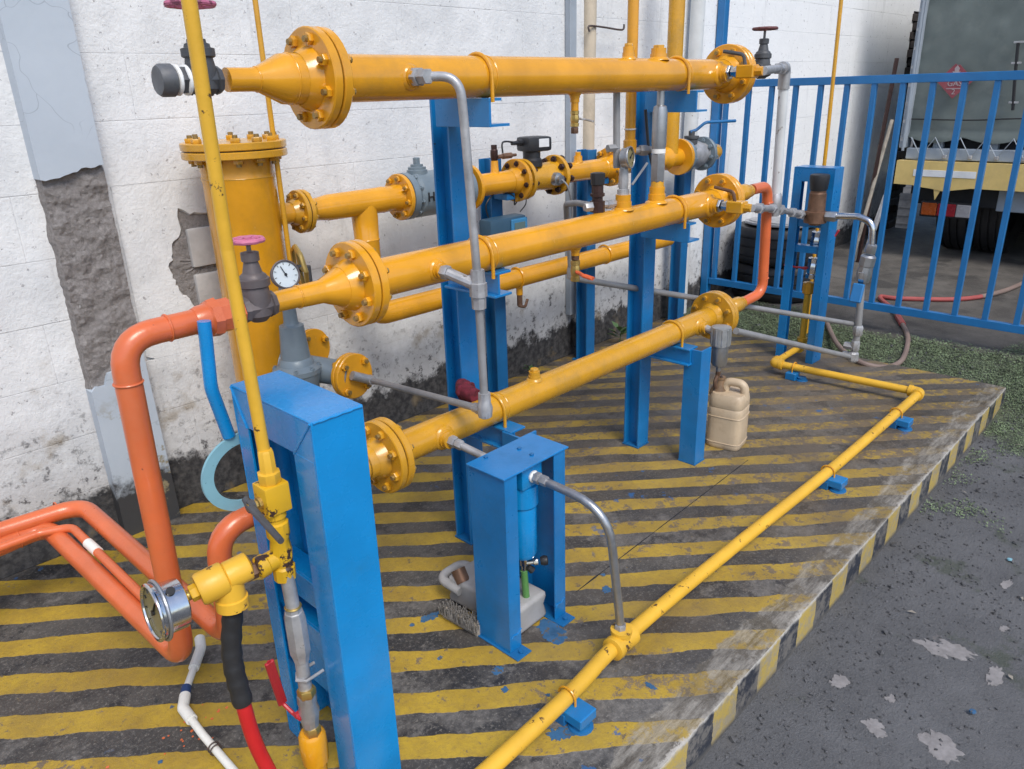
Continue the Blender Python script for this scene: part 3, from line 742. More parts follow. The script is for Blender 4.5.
# ================================================================ VESSEL, REGULATOR, METER LINE
YM, ZM = 2.72, 1.179
t = thing('filter_vessel', 'upright yellow pressure vessel with bolted lid behind the pole', 'pressure vessel', (1.385, YM, .0))
bm = B(); lathe(bm, (1.385, YM, .30), (0, 0, 1), [(0, .08), (.05, .122), (.09, .129), (1.02, .129), (1.03, .1315), (1.04, .1315), (1.05, .129), (1.11, .136)], 48); part('shell', bm, 'yellow', t)
bm = B(); torus(bm, (1.385, YM, 1.335), (0, 0, 1), .129, .004, 48, 6); part('weld_bead', bm, 'ochre', t)
flange_pair(t, (1.385, YM, 1.432), (0, 0, 1), .184, .026, .004, 'ochre', 12, .0095, .1)
for a in range(3):
    an = a * 2 * PI / 3 + .5; x, y = 1.385 + .095 * math.cos(an), YM + .095 * math.sin(an)
    part('leg', box(B(), (x - .025, y - .025, .0), (x + .025, y + .025, .36), .003), 'bluedk', t)
bm = B(); lathe(bm, (1.50, YM, ZM), (1, 0, 0), [(0, .045), (.10, .040)], 28); part('nozzle', bm, 'yellow', t)
flange_pair(t, (1.625, YM, ZM), (1, 0, 0), .084, .018, .004, 'ochre', 8, .006, .3, hub=.042)
bm = B(); lathe(bm, (1.385, YM, .545), (0, -1, 0), [(.10, .04), (.22, .04)], 24); part('nozzle', bm, 'yellow', t)

# left spool with tee
t = thing('tee_spool', 'yellow tee pipe between the vessel and the grey plug valve', 'pipe', (1.93, YM, ZM), 'yellow pieces of the rear meter line')
bm = B(); lathe(bm, (1.648, YM, ZM), (1, 0, 0), [(0, .042), (.03, .042), (.10, .052), (.36, .054), (.372, .056), (.384, .054), (.43, .054), (.46, .058), (.465, .06)], 36); part('pipe', bm, 'yellow', t)
bm = B(); lathe(bm, (1.925, YM, ZM), (0, 0, -1), [(.0, .052), (.06, .056), (.15, .053), (.155, .056), (.165, .053), (.33, .053)], 32); part('branch', bm, 'yellow', t)
bm = B(); disc(bm, (2.110, YM, ZM), (1, 0, 0), .100, .020); part('flange', bm, 'yellow', t)
bolts(t, (2.122, YM, ZM), (1, 0, 0), .080, 8, .026, .007, 'yellow')
# grey plug valve
t = thing('plug_valve', 'blue grey barrel valve with square spindle on the rear yellow line', 'valve', (2.31, YM, ZM))
bm = B(); lathe(bm, (2.132, YM, ZM), (1, 0, 0), [(0, .101), (.030, .101), (.032, .098), (.05, .088), (.062, .099), (.30, .099), (.32, .092), (.338, .098), (.34, .101), (.37, .101)], 40); part('body', bm, 'greymet', t)
bm = B(); lathe(bm, (2.228, YM, ZM + .085), (0, 0, 1), [(0, .046), (.022, .046), (.024, .040), (.034, .040), (.036, .028), (.046, .028)], 20); part('cap', bm, 'greymet', t)
bm = B(); box(bm, (2.216, YM - .012, ZM + .125), (2.240, YM + .012, ZM + .160), .003); part('spindle', bm, 'greymet', t)
bolts(t, (2.167, YM, ZM), (1, 0, 0), .092, 10, .016, .005, 'greymet')
def text(s, size, depth, m, parent, M4, name='lettering'):
    cu = bpy.data.curves.new('lettering_curve', 'FONT'); cu.body = s; cu.size = size; cu.extrude = depth; cu.align_x = 'CENTER'; cu.align_y = 'CENTER'; cu.resolution_u = 2
    tmp = bpy.data.objects.new('lettering_tmp', cu); COL.objects.link(tmp)
    dg = bpy.context.evaluated_depsgraph_get(); me = bpy.data.meshes.new_from_object(tmp.evaluated_get(dg)); bpy.data.objects.remove(tmp); bpy.data.curves.remove(cu)
    me.transform(M4); me.transform(Matrix.Translation(-V(root(parent).location))); me.materials.clear(); me.materials.append(M[m]); me.name = name
    return link(name, me, parent)
def face_to(p, nrm, upv=(0, 0, 1)):
    """matrix that lays text flat at p looking along nrm"""
    n_ = V(nrm).normalized(); x_ = V(upv).cross(n_).normalized(); y_ = n_.cross(x_)
    return Matrix.Translation(p) @ Matrix((x_, y_, n_)).transposed().to_4x4()
text('HS', .058, .002, 'ink', t, face_to((2.2297, 2.618, 1.1743), (0, -1, .0)))
# middle spool with sensor pocket
t = thing('pipe_spool', 'yellow pipe length with a dark probe, left of the gas meter', 'pipe', (2.68, YM, ZM), 'yellow pieces of the rear meter line')
bm = B(); lathe(bm, (2.526, YM, ZM), (1, 0, 0), [(0, .053), (.27, .053), (.275, .056), (.285, .056), (.29, .053), (.31, .062), (.345, .07)], 36); part('pipe', bm, 'yellow', t)
bm = B(); disc(bm, (2.526, YM, ZM), (1, 0, 0), .106, .02); part('flange', bm, 'yellow', t)
bm = B(); disc(bm, (2.855, YM, ZM), (1, 0, 0), .106, .022); part('flange', bm, 'yellow', t)
bolts(t, (2.893, YM, ZM), (1, 0, 0), .084, 8, .066, .0075, 'brown')
bm = B(); lathe(bm, (2.715, YM, ZM + .048), (0, 0, 1), [(0, .024), (.01, .020), (.06, .018)], 16); part('boss', bm, 'yellow', t)
bm = B(); lathe(bm, (2.715, YM, ZM + .106), (0, 0, 1), [(0, .014), (.01, .019), (.05, .019), (.055, .015), (.075, .015)], 12); pr_ = part('probe', bm, 'brown', t)
bm = B(); lathe(bm, (2.725, YM - .012, ZM + .125), (1, -.15, .02), [(0, .010), (.03, .010), (.032, .014), (.085, .014), (.09, .008), (.115, .007)], 10); part('nipple', bm, 'rust', pr_)
# gas meter with its black head
t = thing('gas_meter', 'yellow turbine gas meter with a black index head on top', 'gas meter', (3.10, YM, ZM))
bm = B(); disc(bm, (2.90, YM, ZM), (1, 0, 0), .102, .022); disc(bm, (3.15, YM, ZM), (1, 0, 0), .104, .024); part('flange', bm, 'ochre', t)
bm = B(); lathe(bm, (2.918, YM, ZM), (1, 0, 0), [(0, .065), (.03, .063), (.12, .067), (.20, .072), (.24, .075)], 36); part('body', bm, 'ochre', t)
bolts(t, (3.17, YM, ZM), (1, 0, 0), .084, 8, .05, .009, 'brown')
bm = B(); lathe(bm, (3.09, YM - .062, ZM - .01), (0, -1, 0), [(0, .034), (.03, .032), (.032, .022), (.05, .022)], 12); part('test_plug', bm, 'steel', t)
bm = B(); lathe(bm, (2.985, YM, ZM + .06), (0, 0, 1), [(0, .055), (.03, .055), (.04, .045), (.07, .045), (.075, .05), (.085, .05)], 24); part('neck', bm, 'blackp', t)
bm = B(); c = V((3.005, YM, ZM + .168)); box(bm, c - V((.072, .06, .036)), c + V((.072, .06, .036)), .016, Quaternion((0, 0, 1), -.25), 2); h_ = part('index_head', bm, 'blackp', t)
bm = B(); c2 = c + Quaternion((0, 0, 1), -.25) @ V((.02, -.0612, .006)); box(bm, c2 - V((.030, .001, .020)), c2 + V((.030, .001, .020)), 0, Quaternion((0, 0, 1), -.25)); part('label_plate', bm, 'plate', h_)
bm = B(); lathe(bm, c + V((-.068, .02, .01)), (-1, 0, 0), [(0, .016), (.03, .016), (.032, .011), (.075, .010)], 10); part('cable_gland', bm, 'blackp', h_)
bm = B(); sweep(bm, smoothpath([(2.90, YM + .02, ZM + .178), (2.78, YM, ZM + .19), (2.765, YM - .01, ZM + .14)]), .0045, 8); part('cable', bm, 'black', t)
bm = B(); sweep(bm, smoothpath([(3.09, YM - .112, ZM - .012), (3.10, YM - .15, ZM - .06), (3.15, YM - .13, .96), (3.08, YM - .1, .895), (2.95, YM - .08, .905), (2.9, YM - .04, .90)]), .0048, 8); part('cable', bm, 'tube', t)
# right spool
t = thing('pipe_spool', 'yellow pipe length with plug and wide flange, right of the gas meter', 'pipe', (3.45, YM, ZM), 'yellow pieces of the rear meter line')
bm = B(); lathe(bm, (3.172, YM, ZM), (1, 0, 0), [(0, .06), (.02, .053), (.40, .053), (.405, .057), (.415, .057), (.42, .053), (.44, .06), (.475, .072)], 36); part('pipe', bm, 'yellow', t)
bm = B(); disc(bm, (3.64, YM, ZM), (1, 0, 0), .108, .022); disc(bm, (3.666, YM, ZM), (1, 0, 0), .108, .022); part('flange', bm, 'yellow', t)
bolts(t, (3.652, YM, ZM), (1, 0, 0), .088, 8, .06, .008, 'yellow')
bm = B(); lathe(bm, (3.36, YM, ZM + .048), (0, 0, 1), [(0, .028), (.012, .024), (.035, .023), (.036, .016), (.055, .016)], 12); part('boss', bm, 'yellow', t)
bm = B(); lathe(bm, (3.688, YM, ZM), (1, 0, 0), [(0, .07), (.03, .053), (.50, .053), (.54, .07)], 30); part('pipe', bm, 'yellow', t)
# far lever valve and risers
t = thing('lever_valve', 'grey flanged ball valve with blue lever at the far end of the rear line', 'valve', (4.62, YM, ZM))
bm = B(); disc(bm, (4.40, YM, ZM), (1, 0, 0), .108, .026); disc(bm, (4.65, YM, ZM), (1, 0, 0), .108, .026); part('flange', bm, 'greymet', t)
bm = B(); lathe(bm, (4.43, YM, ZM), (1, 0, 0), [(0, .08), (.06, .07), (.135, .09), (.21, .07), (.245, .08)], 32); part('body', bm, 'galv', t)
bolts(t, (4.415, YM, ZM), (1, 0, 0), .088, 8, .05, .008, 'greymet'); bolts(t, (4.665, YM, ZM), (1, 0, 0), .088, 8, .05, .008, 'greymet')
bm = B(); lathe(bm, (4.52, YM, ZM + .07), (0, 0, 1), [(0, .04), (.03, .04), (.035, .048), (.05, .048), (.052, .02), (.08, .02)], 16); part('bonnet', bm, 'cast', t)
bm = B(); tube(bm, [(4.50, YM, ZM + .145), (4.54, YM - .02, ZM + .155), (4.58, YM - .06, ZM + .20), (4.72, YM - .12, ZM + .20), (4.80, YM - .15, ZM + .20)], .010, .05, 8); part('lever', bm, 'bluedk', t)
t = thing('riser_pipe', 'thick yellow riser pipe rising behind the right end of the uppermost pipe', 'pipe', (4.28, YM, ZM))
bm = B(); tube(bm, [(4.278, YM, ZM), (4.278, YM, 3.8)], .048, n=28); part('pipe', bm, 'ochre', t)
bm = B(); lathe(bm, (4.16, YM, ZM), (1, 0, 0), [(0, .053), (.22, .056)], 30); part('tee', bm, 'yellow', t)
bm = B(); disc(bm, (4.365, YM, ZM), (1, 0, 0), .112, .026); part('flange', bm, 'yellow', t)
bm = B(); lathe(bm, (4.68, YM, ZM), (1, 0, 0), [(0, .06), (.02, .056), (.12, .056), (.16, .05)], 26); part('end_cap', bm, 'ochre', t)
t = thing('vent_pipe', 'slim yellow vent pipe rising in front of the right blue post', 'pipe', (2.525, 1.79, 1.38))
bm = B(); tube(bm, [(2.528, 1.79, 1.39), (2.518, 1.79, 3.6)], .0205, n=20); part('pipe', bm, 'yellow', t)
bm = B(); lathe(bm, (2.528, 1.79, 1.36), (0, 0, 1), [(0, .018), (.006, .026), (.05, .026), (.055, .021)], 12); part('coupling', bm, 'yellow', t)
bm = B(); torus(bm, (2.526, 1.79, 1.452), (0, 0, 1), .021, .003, 20, 6); part('weld_bead', bm, 'white', t)
bm = B(); cyl(bm, (2.528, 1.79, 1.37), (2.62, 1.72, 1.375), .014, n=12); hexp(bm, (2.56, 1.766, 1.372), (.8, -.6, 0), .022, .03); cyl(bm, (2.528, 1.79, 1.37), (2.42, 1.74, 1.372), .012, n=12); part('cross_tube', bm, 'tube', t)
# low return pipe
t = thing('return_pipe', 'yellow return pipe running low along the wall behind the middle manifold', 'pipe', (3.0, YM, .68))
bm = B(); tube(bm, [(1.925, YM, .85), (1.925, YM, .683), (4.30, YM, .672)], .050, .075, 28); part('pipe', bm, 'yellow', t)
for x in (2.85, 3.61): 
    bm = B(); torus(bm, (x, YM, .68), (1, 0, 0), .0535, .006, 28, 6); part('u_bolt', bm, 'yellow', t)
bm = B(); cyl(bm, (2.86, YM - .01, .65), (2.86, YM - .01, .59), .018, n=12); d_ = part('drain', bm, 'yellow', t)
bm = B(); cyl(bm, (2.86, YM - .01, .59), (2.86, YM - .01, .53), .015, n=10); tube(bm, [(2.84, YM - .02, .535), (2.88, YM - .03, .52), (2.91, YM - .02, .555)], .008, .02, 8); part('tap', bm, 'rust', d_)
# grey regulator with blanked outlet looking out of the line
t = thing('service_regulator', 'grey service regulator in front of the vessel with a blanked yellow flange', 'regulator', (1.36, 2.50, .3))
RX, RY = 1.375, 2.47
bm = B(); lathe(bm, (RX, RY, .46), (0, 0, 1), [(0, .04), (.03, .07), (.12, .075), (.15, .084), (.168, .086), (.172, .090), (.19, .090), (.194, .082), (.205, .066), (.225, .060), (.23, .054), (.355, .044), (.36, .030), (.37, .026), (.47, .022), (.48, .027), (.51, .027), (.52, .016)], 36); part('body', bm, 'greymet', t)
bm = B(); lathe(bm, (RX, RY, .40), (0, 0, 1), [(0, .06), (.02, .078), (.15, .078), (.17, .07)], 24); part('lower_case', bm, 'bluedk', t)
bm = B(); lathe(bm, (RX, RY + .02, .56), (0, 1, 0), [(0, .07), (.10, .07)], 24); part('inlet', bm, 'greymet', t)
bolts(t, (RX, RY, .642), (0, 0, 1), .080, 8, .016, .005, 'greymet')
fc = V((1.5403, 2.36, 0.5947))
flange_pair(t, fc, (.10, -1, .06), .088, .018, .004, 'yellow', 4, .008, .75)
bm = B(); lathe(bm, fc + V((0, .02, 0)), V((RX + .04, RY + .02, .63)) - fc, [(0, .07), (.03, .06), (.06, .05), (.18, .052), (.26, .06)], 24); part('outlet_neck', bm, 'greymet', t)
bm = B(); disc(bm, V((1.5194, 2.6, 0.6572)), (.12, -1, .05), .084, .018); part('flange', bm, 'yellow', t); bolts(t, V((1.5194, 2.6, 0.6572)) + V((0, -.012, 0)), (.12, -1, .05), .064, 4, .02, .008, 'yellow', .5)
# gauge beside the middle valve
g1 = gauge('pressure_gauge', 'round white dial gauge between gate valve and vessel', (1.2847, 2.3, 1.0456), (-.16, -1, .30), .0475, .036, 'castbr', 'face', (0, 0, -1), .07, 1.95, 'castbr')
t = thing('stop_valve', 'small dark stop valve with a gilt wheel behind the dial gauge', 'valve', (1.4099, 2.42, 0.9858))
c = V((1.4122, 2.42, 1.0292)); bm = B(); torus(bm, c, (1, -.3, .1), .075, .009, 28, 8, .05, 8)
for i in range(4):
    a = i * PI / 2; dd, uu, vv = frame((1, -.3, .1)); cyl(bm, c, c + (uu * math.cos(a) + vv * math.sin(a)) * .075, .006, n=6)
part('handwheel', bm, 'brass', t)
bm = B(); lathe(bm, c, (-1, .3, -.1), [(-.02, .012), (.03, .016), (.035, .028), (.09, .028)], 14); lathe(bm, c + V((.01, -.03, -.09)), (0, 0, 1), [(0, .014), (.1, .014)], 12); part('body', bm, 'cast', t)

# ================================================================ GREY IMPULSE TUBING
t = thing('impulse_tube', 'grey steel tubing dropping from the uppermost pipe and running back to the blanked flange', 'tubing', (1.40, 1.50, .724))
bm = B(); tube(bm, [(1.328, 1.59, 1.640), (1.3852, 1.5, 1.6387), (1.3942, 1.5, 1.5228), (1.4165, 1.5, 1.1021)], .0118, .075, 14); part('tube', bm, 'galv', t)
bm = B(); hexp(bm, (1.328, 1.604, 1.640), (0, -1, 0), .024, .020); hexp(bm, (1.330, 1.584, 1.640), (0, -1, 0), .020, .03); part('nut', bm, 'galv', t)
bm = B(); lathe(bm, (1.417, 1.50, 1.145), (0, 0, -1), [(0, .019), (.035, .021), (.037, .025), (.075, .025), (.077, .021), (.11, .020)], 8); lathe(bm, (1.417, 1.50, 1.10), (-.36, 1, .36), [(.01, .019), (.035, .018), (.037, .0145), (.10, .0145)], 10); part('tee', bm, 'galv', t)
bm = B(); hexp(bm, (1.376, 1.603, 1.134), (.15, -1, -.1), .021, .026); lathe(bm, (1.376, 1.58, 1.132), (.40, -.85, -.34), [(0, .0145), (.10, .0145)], 10); part('nut', bm, 'galv', t)
bm = B(); tube(bm, [(1.417, 1.50, 1.04), (1.422, 1.50, .745)], .0118, n=14); part('tube', bm, 'tube', t)
e = V((1.422, 1.50, .724)); f2 = V((1.5909, 2.31, 0.5734))
bm = B(); cyl(bm, e, f2, .0115, n=14); part('tube', bm, 'tube', t)
bm = B(); lathe(bm, e + V((0, 0, .055)), (0, 0, -1), [(0, .018), (.03, .019), (.045, .024), (.075, .021), (.08, .012)], 10); lathe(bm, e, (f2 - e), [(-.01, .02), (.035, .019), (.04, .015), (.06, .015)], 10); part('elbow', bm, 'galv', t)
bm = B(); dd = (f2 - e).normalized(); hexp(bm, f2 - dd * .02, dd, .02, .05); cyl(bm, f2, V((1.5142, 2.32, 0.6117)) , .018, n=12); part('nut', bm, 'galv', t)

# ================================================================ ORANGE PIPES AT THE LEFT
t = thing('orange_pipe', 'tall orange pipe bending down from the middle gate valve to behind the big gauge', 'pipe', (.512, 1.67, .30), 'orange gas pipes at the left')
bm = B(); tube(bm, [(.80, 1.67, 1.134), (.528, 1.67, 1.132), (.512, 1.67, .298), (0.4859, 2.6391, 0.298), (0.345, 2.6208, 0.298), (-3.0, 2.66, .298)], .0285, .075, 26); part('pipe', bm, 'orange', t)
bm = B(); lathe(bm, (.69, 1.67, 1.133), (1, 0, 0), [(0, .030), (.01, .034), (.03, .036), (.034, .040)], 24)
lathe(bm, (.724, 1.67, 1.133), (1, 0, 0), [(0, .043), (.02, .046), (.022, .040), (.05, .040), (.052, .035), (.08, .033)], 8); part('coupling', bm, 'orange', t)
bm = B()
for p, d in (((.63, 1.67, 1.1335), (1, 0, 0)), ((.526, 1.67, 1.035), (-.02, 0, -1)), ((.512, 1.67, .42), (0, 0, 1)), ((.40, 2.63, .298), (1, .05, 0))): torus(bm, p, d, .0292, .0028, 26, 6)
part('weld_bead', bm, 'orange', t)
t = thing('orange_pipe', 'shorter orange pipe that bends down behind the blue front frame', 'pipe', (.61, 1.61, .30), 'orange gas pipes at the left')
bm = B(); tube(bm, [(1.0, 1.60, .650), (.622, 1.60, .648), (.612, 1.61, .335), (0.5992, 2.6297, 0.335), (0.3621, 2.654, 0.335), (-3.0, 2.72, .335)], .0285, .085, 24); part('pipe', bm, 'orange', t)
bm = B()
for p, d in (((.618, 1.602, .545), (0, 0, 1)), ((.53, 2.655, .335), (1, .02, 0))): torus(bm, p, d, .0285, .0026, 24, 6)
part('weld_bead', bm, 'orange', t)
t = thing('orange_pipe', 'thin orange pipe with a white sleeve between the two thick orange pipes', 'pipe', (.55, 2.2, .30), 'orange gas pipes at the left')
bm = B(); tube(bm, [(0.5352, 1.7808, 0.33), (0.5287, 2.5115, 0.33), (0.4469, 2.5511, 0.33), (-.2, 2.56, .33)], .0135, .05, 14); part('pipe', bm, 'orange', t)
a, b = V((0.5317, 2.2927, 0.33)), V((0.5293, 2.3701, 0.33)); bm = B(); cyl(bm, a, b, .0155, n=14); part('sleeve', bm, 'white', t)
t = thing('drain_pipe', 'white plastic drain pipe with elbows lying on the striped floor', 'pipe', (0.5828, 1.9126, 0))
P1 = [(0.6746, 2.0248, 0.03), (0.6182, 1.9578, 0.03), (0.5641, 1.8854, 0.03), (0.5278, 1.8243, 0.03), (0.5215, 1.6901, 0.03), (0.5212, 1.4894, 0.03)]
bm = B(); tube(bm, [V(P1[0]) + V((.015, .04, .012)), P1[0], P1[2], P1[3], P1[4], P1[5], V(P1[5]) + V((.0, -.35, 0))], .0105, .02, 14); part('pipe', bm, 'white', t)
bm = B(); tube(bm, [V(P1[0]) + V((.014, .035, .01)), P1[0], V(P1[0]).lerp(V(P1[2]), .5)], .0155, .03, 14); part('elbow', bm, 'white', t)
bm = B(); tube(bm, [V(P1[2]).lerp(V(P1[3]), .3), P1[3], V(P1[3]).lerp(V(P1[4]), .45)], .0155, .02, 14); part('elbow', bm, 'white', t)
a, b = V(P1[2]), V(P1[3]); bm = B(); cyl(bm, a.lerp(b, -.15), a.lerp(b, .35), .014, n=14); part('rubber_sleeve', bm, 'blueh', t)
a, b = V(P1[4]), V(P1[5]); dd, uu, vv = frame(b - a); bm = B()
for k in (.30, .36): torus(bm, a.lerp(b, k), b - a, .0145, .002, 16, 6)
part('wire_tie', bm, 'wire', t)
bm = B(); tube(bm, [(0.6878, 1.61, 1.147), (0.6763, 1.61, 0.9921), (0.6978, 1.61, 0.8648)], .0150, .12, 18)
solo('blue_tube', 'bright blue bent tube hanging behind the orange coupling', 'tube', bm, 'bluelt')
cR = V((0.7216, 1.605, 0.7651)); bm = B(); o_, i_ = [], []
for k in range(33):
    a = math.radians(72 + 196 * k / 32)
    for lst, R in ((o_, .108), (i_, .080)): lst.append(cR + V((R * math.cos(a), 0, R * .92 * math.sin(a))))
f0 = [bm.verts.new(p) for p in o_ + i_[::-1]]; f1 = [bm.verts.new(p + V((0, .008, 0))) for p in o_ + i_[::-1]]
for k in range(32):
    n_ = len(f0) - 1
    bm.faces.new((f0[k], f0[k + 1], f0[n_ - k - 1], f0[n_ - k])); bm.faces.new((f1[k + 1], f1[k], f1[n_ - k], f1[n_ - k - 1]))
bridge(bm, f0, f1)
solo('gasket_ring', 'pale blue C-shaped ring of sheet beside the blue front frame', 'ring', bm, 'cyan', sharp=30)

# ================================================================ FRONT FRAME WITH POLE, VALVES AND BIG GAUGE
t = thing('valve_frame', 'large bright blue steel frame standing in the left foreground', 'frame', (.76, 1.40, 0))
fx0, fx1, fy0, fy1, fz = .70, .825, 1.235, 1.565, 1.005
bm = B(); box(bm, (fx0, fy0, 0), (fx1, fy0 + .006, fz - .002), .002); box(bm, (fx0, fy0 + .006, 0), (fx0 + .006, fy0 + .085, fz - .09), .001); box(bm, (fx1 - .006, fy0 + .006, 0), (fx1, fy0 + .085, fz - .006)); part('leg', bm, 'bluelt', t)
bm = B(); box(bm, (fx0, fy1 - .006, 0), (fx1, fy1, fz - .002), .002); box(bm, (fx0, fy1 - .055, 0), (fx0 + .006, fy1 - .006, fz - .09), .001); box(bm, (fx1 - .006, fy1 - .055, 0), (fx1, fy1 - .006, fz - .006)); part('leg', bm, 'bluelt', t)
bm = B(); box(bm, (fx0, fy0 + .0005, fz - .006), (fx1, fy1 - .0005, fz), .002); box(bm, (fx0 + .0005, fy0 + .006, fz - .092), (fx0 + .0065, fy1 - .006, fz - .006), .001); part('top_beam', bm, 'bluelt', t)
bm = B(); box(bm, (fx1 - .03, fy0 + .105, .30), (fx1 - .024, fy1 - .045, fz - .02), .001)
for y in (fy0 + .16, fy0 + .20): box(bm, (fx1 - .042, y, .30), (fx1 - .030, y + .012, fz - .02), .001)
part('back_channel', bm, 'blue', t)
for z0, z1 in ((.475, .545), (.225, .405)):
    bm = B(); box(bm, (fx0 + .03, fy0 + .0065, z0), (fx0 + .036, fy1 - .0065, z1), .001); box(bm, (fx0 + .036, fy0 + .0065, z1 - .006), (fx0 + .09, fy1 - .0065, z1), .001); part('cross_bar', bm, 'bluelt', t)
bm = B()
for y0, y1 in ((fy0 + .004, fy0 + .082), (fy1 - .004, fy1 - .052)):
    sweep(bm, [(fx0 - .0005, y0 + (y1 - y0) * i / 10, fz - .004 - .088 * i / 10 + .001 * math.sin(i * 2.3)) for i in range(11)], .0028, 6)
sweep(bm, [(fx0 + .004 + (fx1 - fx0 - .008) * i / 12, fy0 - .0005, fz - .003 + .0008 * math.sin(i * 2)) for i in range(13)], .003, 6)
part('weld_bead', bm, 'bluelt', t)
PXc, PYc = .655, 1.352
t = thing('vent_pole', 'tall pale yellow pole rising past the left gate valves from the square valve', 'pole', (PXc, PYc, .852))
bm = B(); tube(bm, [(0.655, 1.3561, 0.8974), (0.65, 1.3652, 1.3381), (0.64, 1.3342, 1.7534), (.628, 1.275, 3.2)], .0128, .01, 18); part('pole', bm, 'lemon', t)
bm = B(); lathe(bm, (PXc, PYc, .852), (0, 0, 1), [(0, .022), (.004, .024), (.024, .024), (.026, .018), (.03, .0175), (.07, .0165), (.075, .014)], 8); part('socket', bm, 'lemon', t)
t = thing('block_valve', 'square yellow valve block with grey lever under the pale pole', 'valve', (PXc, PYc, .786))
bm = B(); box(bm, (PXc - .028, PYc - .027, .786), (PXc + .028, PYc + .027, .852), .004, seg=2); lathe(bm, (PXc, PYc, .790), (0, 0, -1), [(0, .023), (.02, .023), (.024, .02), (.045, .02)], 12); part('body', bm, 'lemon2', t)
bm = B(); lathe(bm, (PXc - .027, PYc, .815), (-1, 0, 0), [(0, .014), (.008, .014), (.01, .010), (.03, .009)], 10); part('spindle', bm, 'brass', t)
bm = B(); p0 = V((PXc - .05, PYc + .002, .815)); q = V((0.575, 1.1812, 0.8197)); sweep(bm, [p0 + V((0, .018, .012)), p0, p0.lerp(q, .4), q], [.008, .009, .0075, .0065], 10); lathe(bm, p0 + V((.008, 0, 0)), (-1, 0, 0), [(0, .014), (.014, .014)], 8); part('lever', bm, 'cast', t)
t = thing('tee_fitting', 'chipped yellow tee joining pole, gauge branch and grey drop pipe', 'pipe fitting', (PXc, PYc, .61))
ZT = .688
bm = B(); lathe(bm, (PXc, PYc, .760), (0, 0, -1), [(0, .019), (.004, .025), (.035, .025), (.045, .020), (.075, .024), (.11, .021), (.115, .025), (.145, .024), (.15, .018)], 10); lathe(bm, (PXc - .01, PYc + .004, ZT - .018), (-1, 0, -.1), [(0, .022), (.025, .022), (.028, .025), (.045, .025), (.05, .018)], 12); part('body', bm, 'lemon2', t)
bm = B(); hexp(bm, (PXc - .055, PYc + .01, ZT - .024), (-1, .15, -.12), .02, .03); part('nipple', bm, 'rust', t)
t = thing('union_tee', 'fat yellow side tee between the big chrome gauge and the pole', 'pipe fitting', (.55, 1.39, .58))
UA, UB = V((.588, 1.372, .672)), V((.482, 1.392, .656)); ud = (UB - UA).normalized(); UL = (UB - UA).length
bm = B(); lathe(bm, UA, ud, [(-.004, .020), (0, .029), (.004, .031), (.048, .031), (.050, .029), (.052, .034), (.056, .0355), (UL - .006, .0355), (UL, .032)], 30)
mid = UA.lerp(UB, .42); lathe(bm, mid, (-.04, -.04, -1), [(.0, .029), (.05, .030), (.052, .034), (.075, .034), (.078, .024)], 24); part('body', bm, 'lemon', t)
bm = B(); hexp(bm, UB, ud, .018, .016); part('bushing', bm, 'lemon2', t)
bm = B(); lathe(bm, UB + ud * .014, ud, [(0, .009), (.004, .011), (.012, .011), (.016, .009), (.03, .009)], 12); part('nipple', bm, 'brass', t)
gc = UB + ud * .088
t = gauge('pressure_gauge', 'big chrome pressure gauge with a yellowed dial, in front of the orange pipe', gc, (-1, .04, .08), .058, .056, 'chrome', 'faceold', None, 0, 1.0, 'chrome')
bm = B(); torus(bm, gc - V((-1, .04, .08)) * .010, (-1, .04, .08), .0615, .0035, 40, 8); part('clamp_band', bm, 'steel', t)
bm = B(); lathe(bm, gc + V((.030, -.026, .046)), (0, -.5, .85), [(0, .009), (.0035, .009)], 14); part('vent_plug', bm, 'black', t)
# hose
hp = [mid + V((0, 0, -.07)), V((0.5176, 1.375, 0.4775)), V((0.5131, 1.355, 0.3605)), V((0.5185, 1.345, 0.2507)), V((0.534, 1.33, 0.1499)), V((0.5528, 1.3, 0.0314)), V((.66, 1.0, .022))]
sp = smoothpath(hp, 10)
t = thing('gas_hose', 'red hose with a black sleeve hanging from the fat yellow tee', 'hose', hp[5])
bm = B(); sweep(bm, sp[16:], .0165, 16); part('hose', bm, 'redhose', t)
bm = B(); sweep(bm, sp[:21], [.0215 + .0012 * math.sin(i * 2.1) for i in range(21)], 18); part('sleeve', bm, 'black', t)
# grey drop line with the red lever
t = thing('drop_line', 'grey drop pipe with hexagon sleeve and red lever valve on the front frame', 'pipe', (PXc, 1.345, .06))
LX, LY = .655, 1.338
bm = B(); cyl(bm, (LX, PYc - .008, .635), (LX, LY, .53), .0155, n=16); cyl(bm, (LX, LY, .42), (LX, LY + .003, .30), .0155, n=16); part('pipe', bm, 'galv', t)
bm = B(); lathe(bm, (LX, LY, .545), (0, 0, -1), [(0, .017), (.012, .0185), (.014, .021), (.03, .0245), (.12, .0245), (.13, .021), (.15, .017)], 8); part('hex_sleeve', bm, 'galv', t)
bm = B(); torus(bm, (LX, LY, .545), (0, 0, 1), .0165, .003, 20, 6); hexp(bm, (LX, LY, .315), (0, 0, -1), .022, .022); hexp(bm, (LX, LY, .20), (0, 0, -1), .02, .024); part('brass_nut', bm, 'brass', t)
bm = B(); sweep(bm, [(LX + .04, LY + .019, .352), (LX - .006, LY + .021, .350), (LX - .019, LY, .350), (LX - .006, LY - .019, .350), (LX + .04, LY - .019, .352)], .004, 8); part('clamp', bm, 'galv', t)
bm = B(); lathe(bm, (LX, LY + .004, .295), (0, 0, -1), [(0, .022), (.02, .0235), (.03, .021), (.05, .026), (.08, .021), (.095, .019)], 10); part('valve_body', bm, 'alu', t)
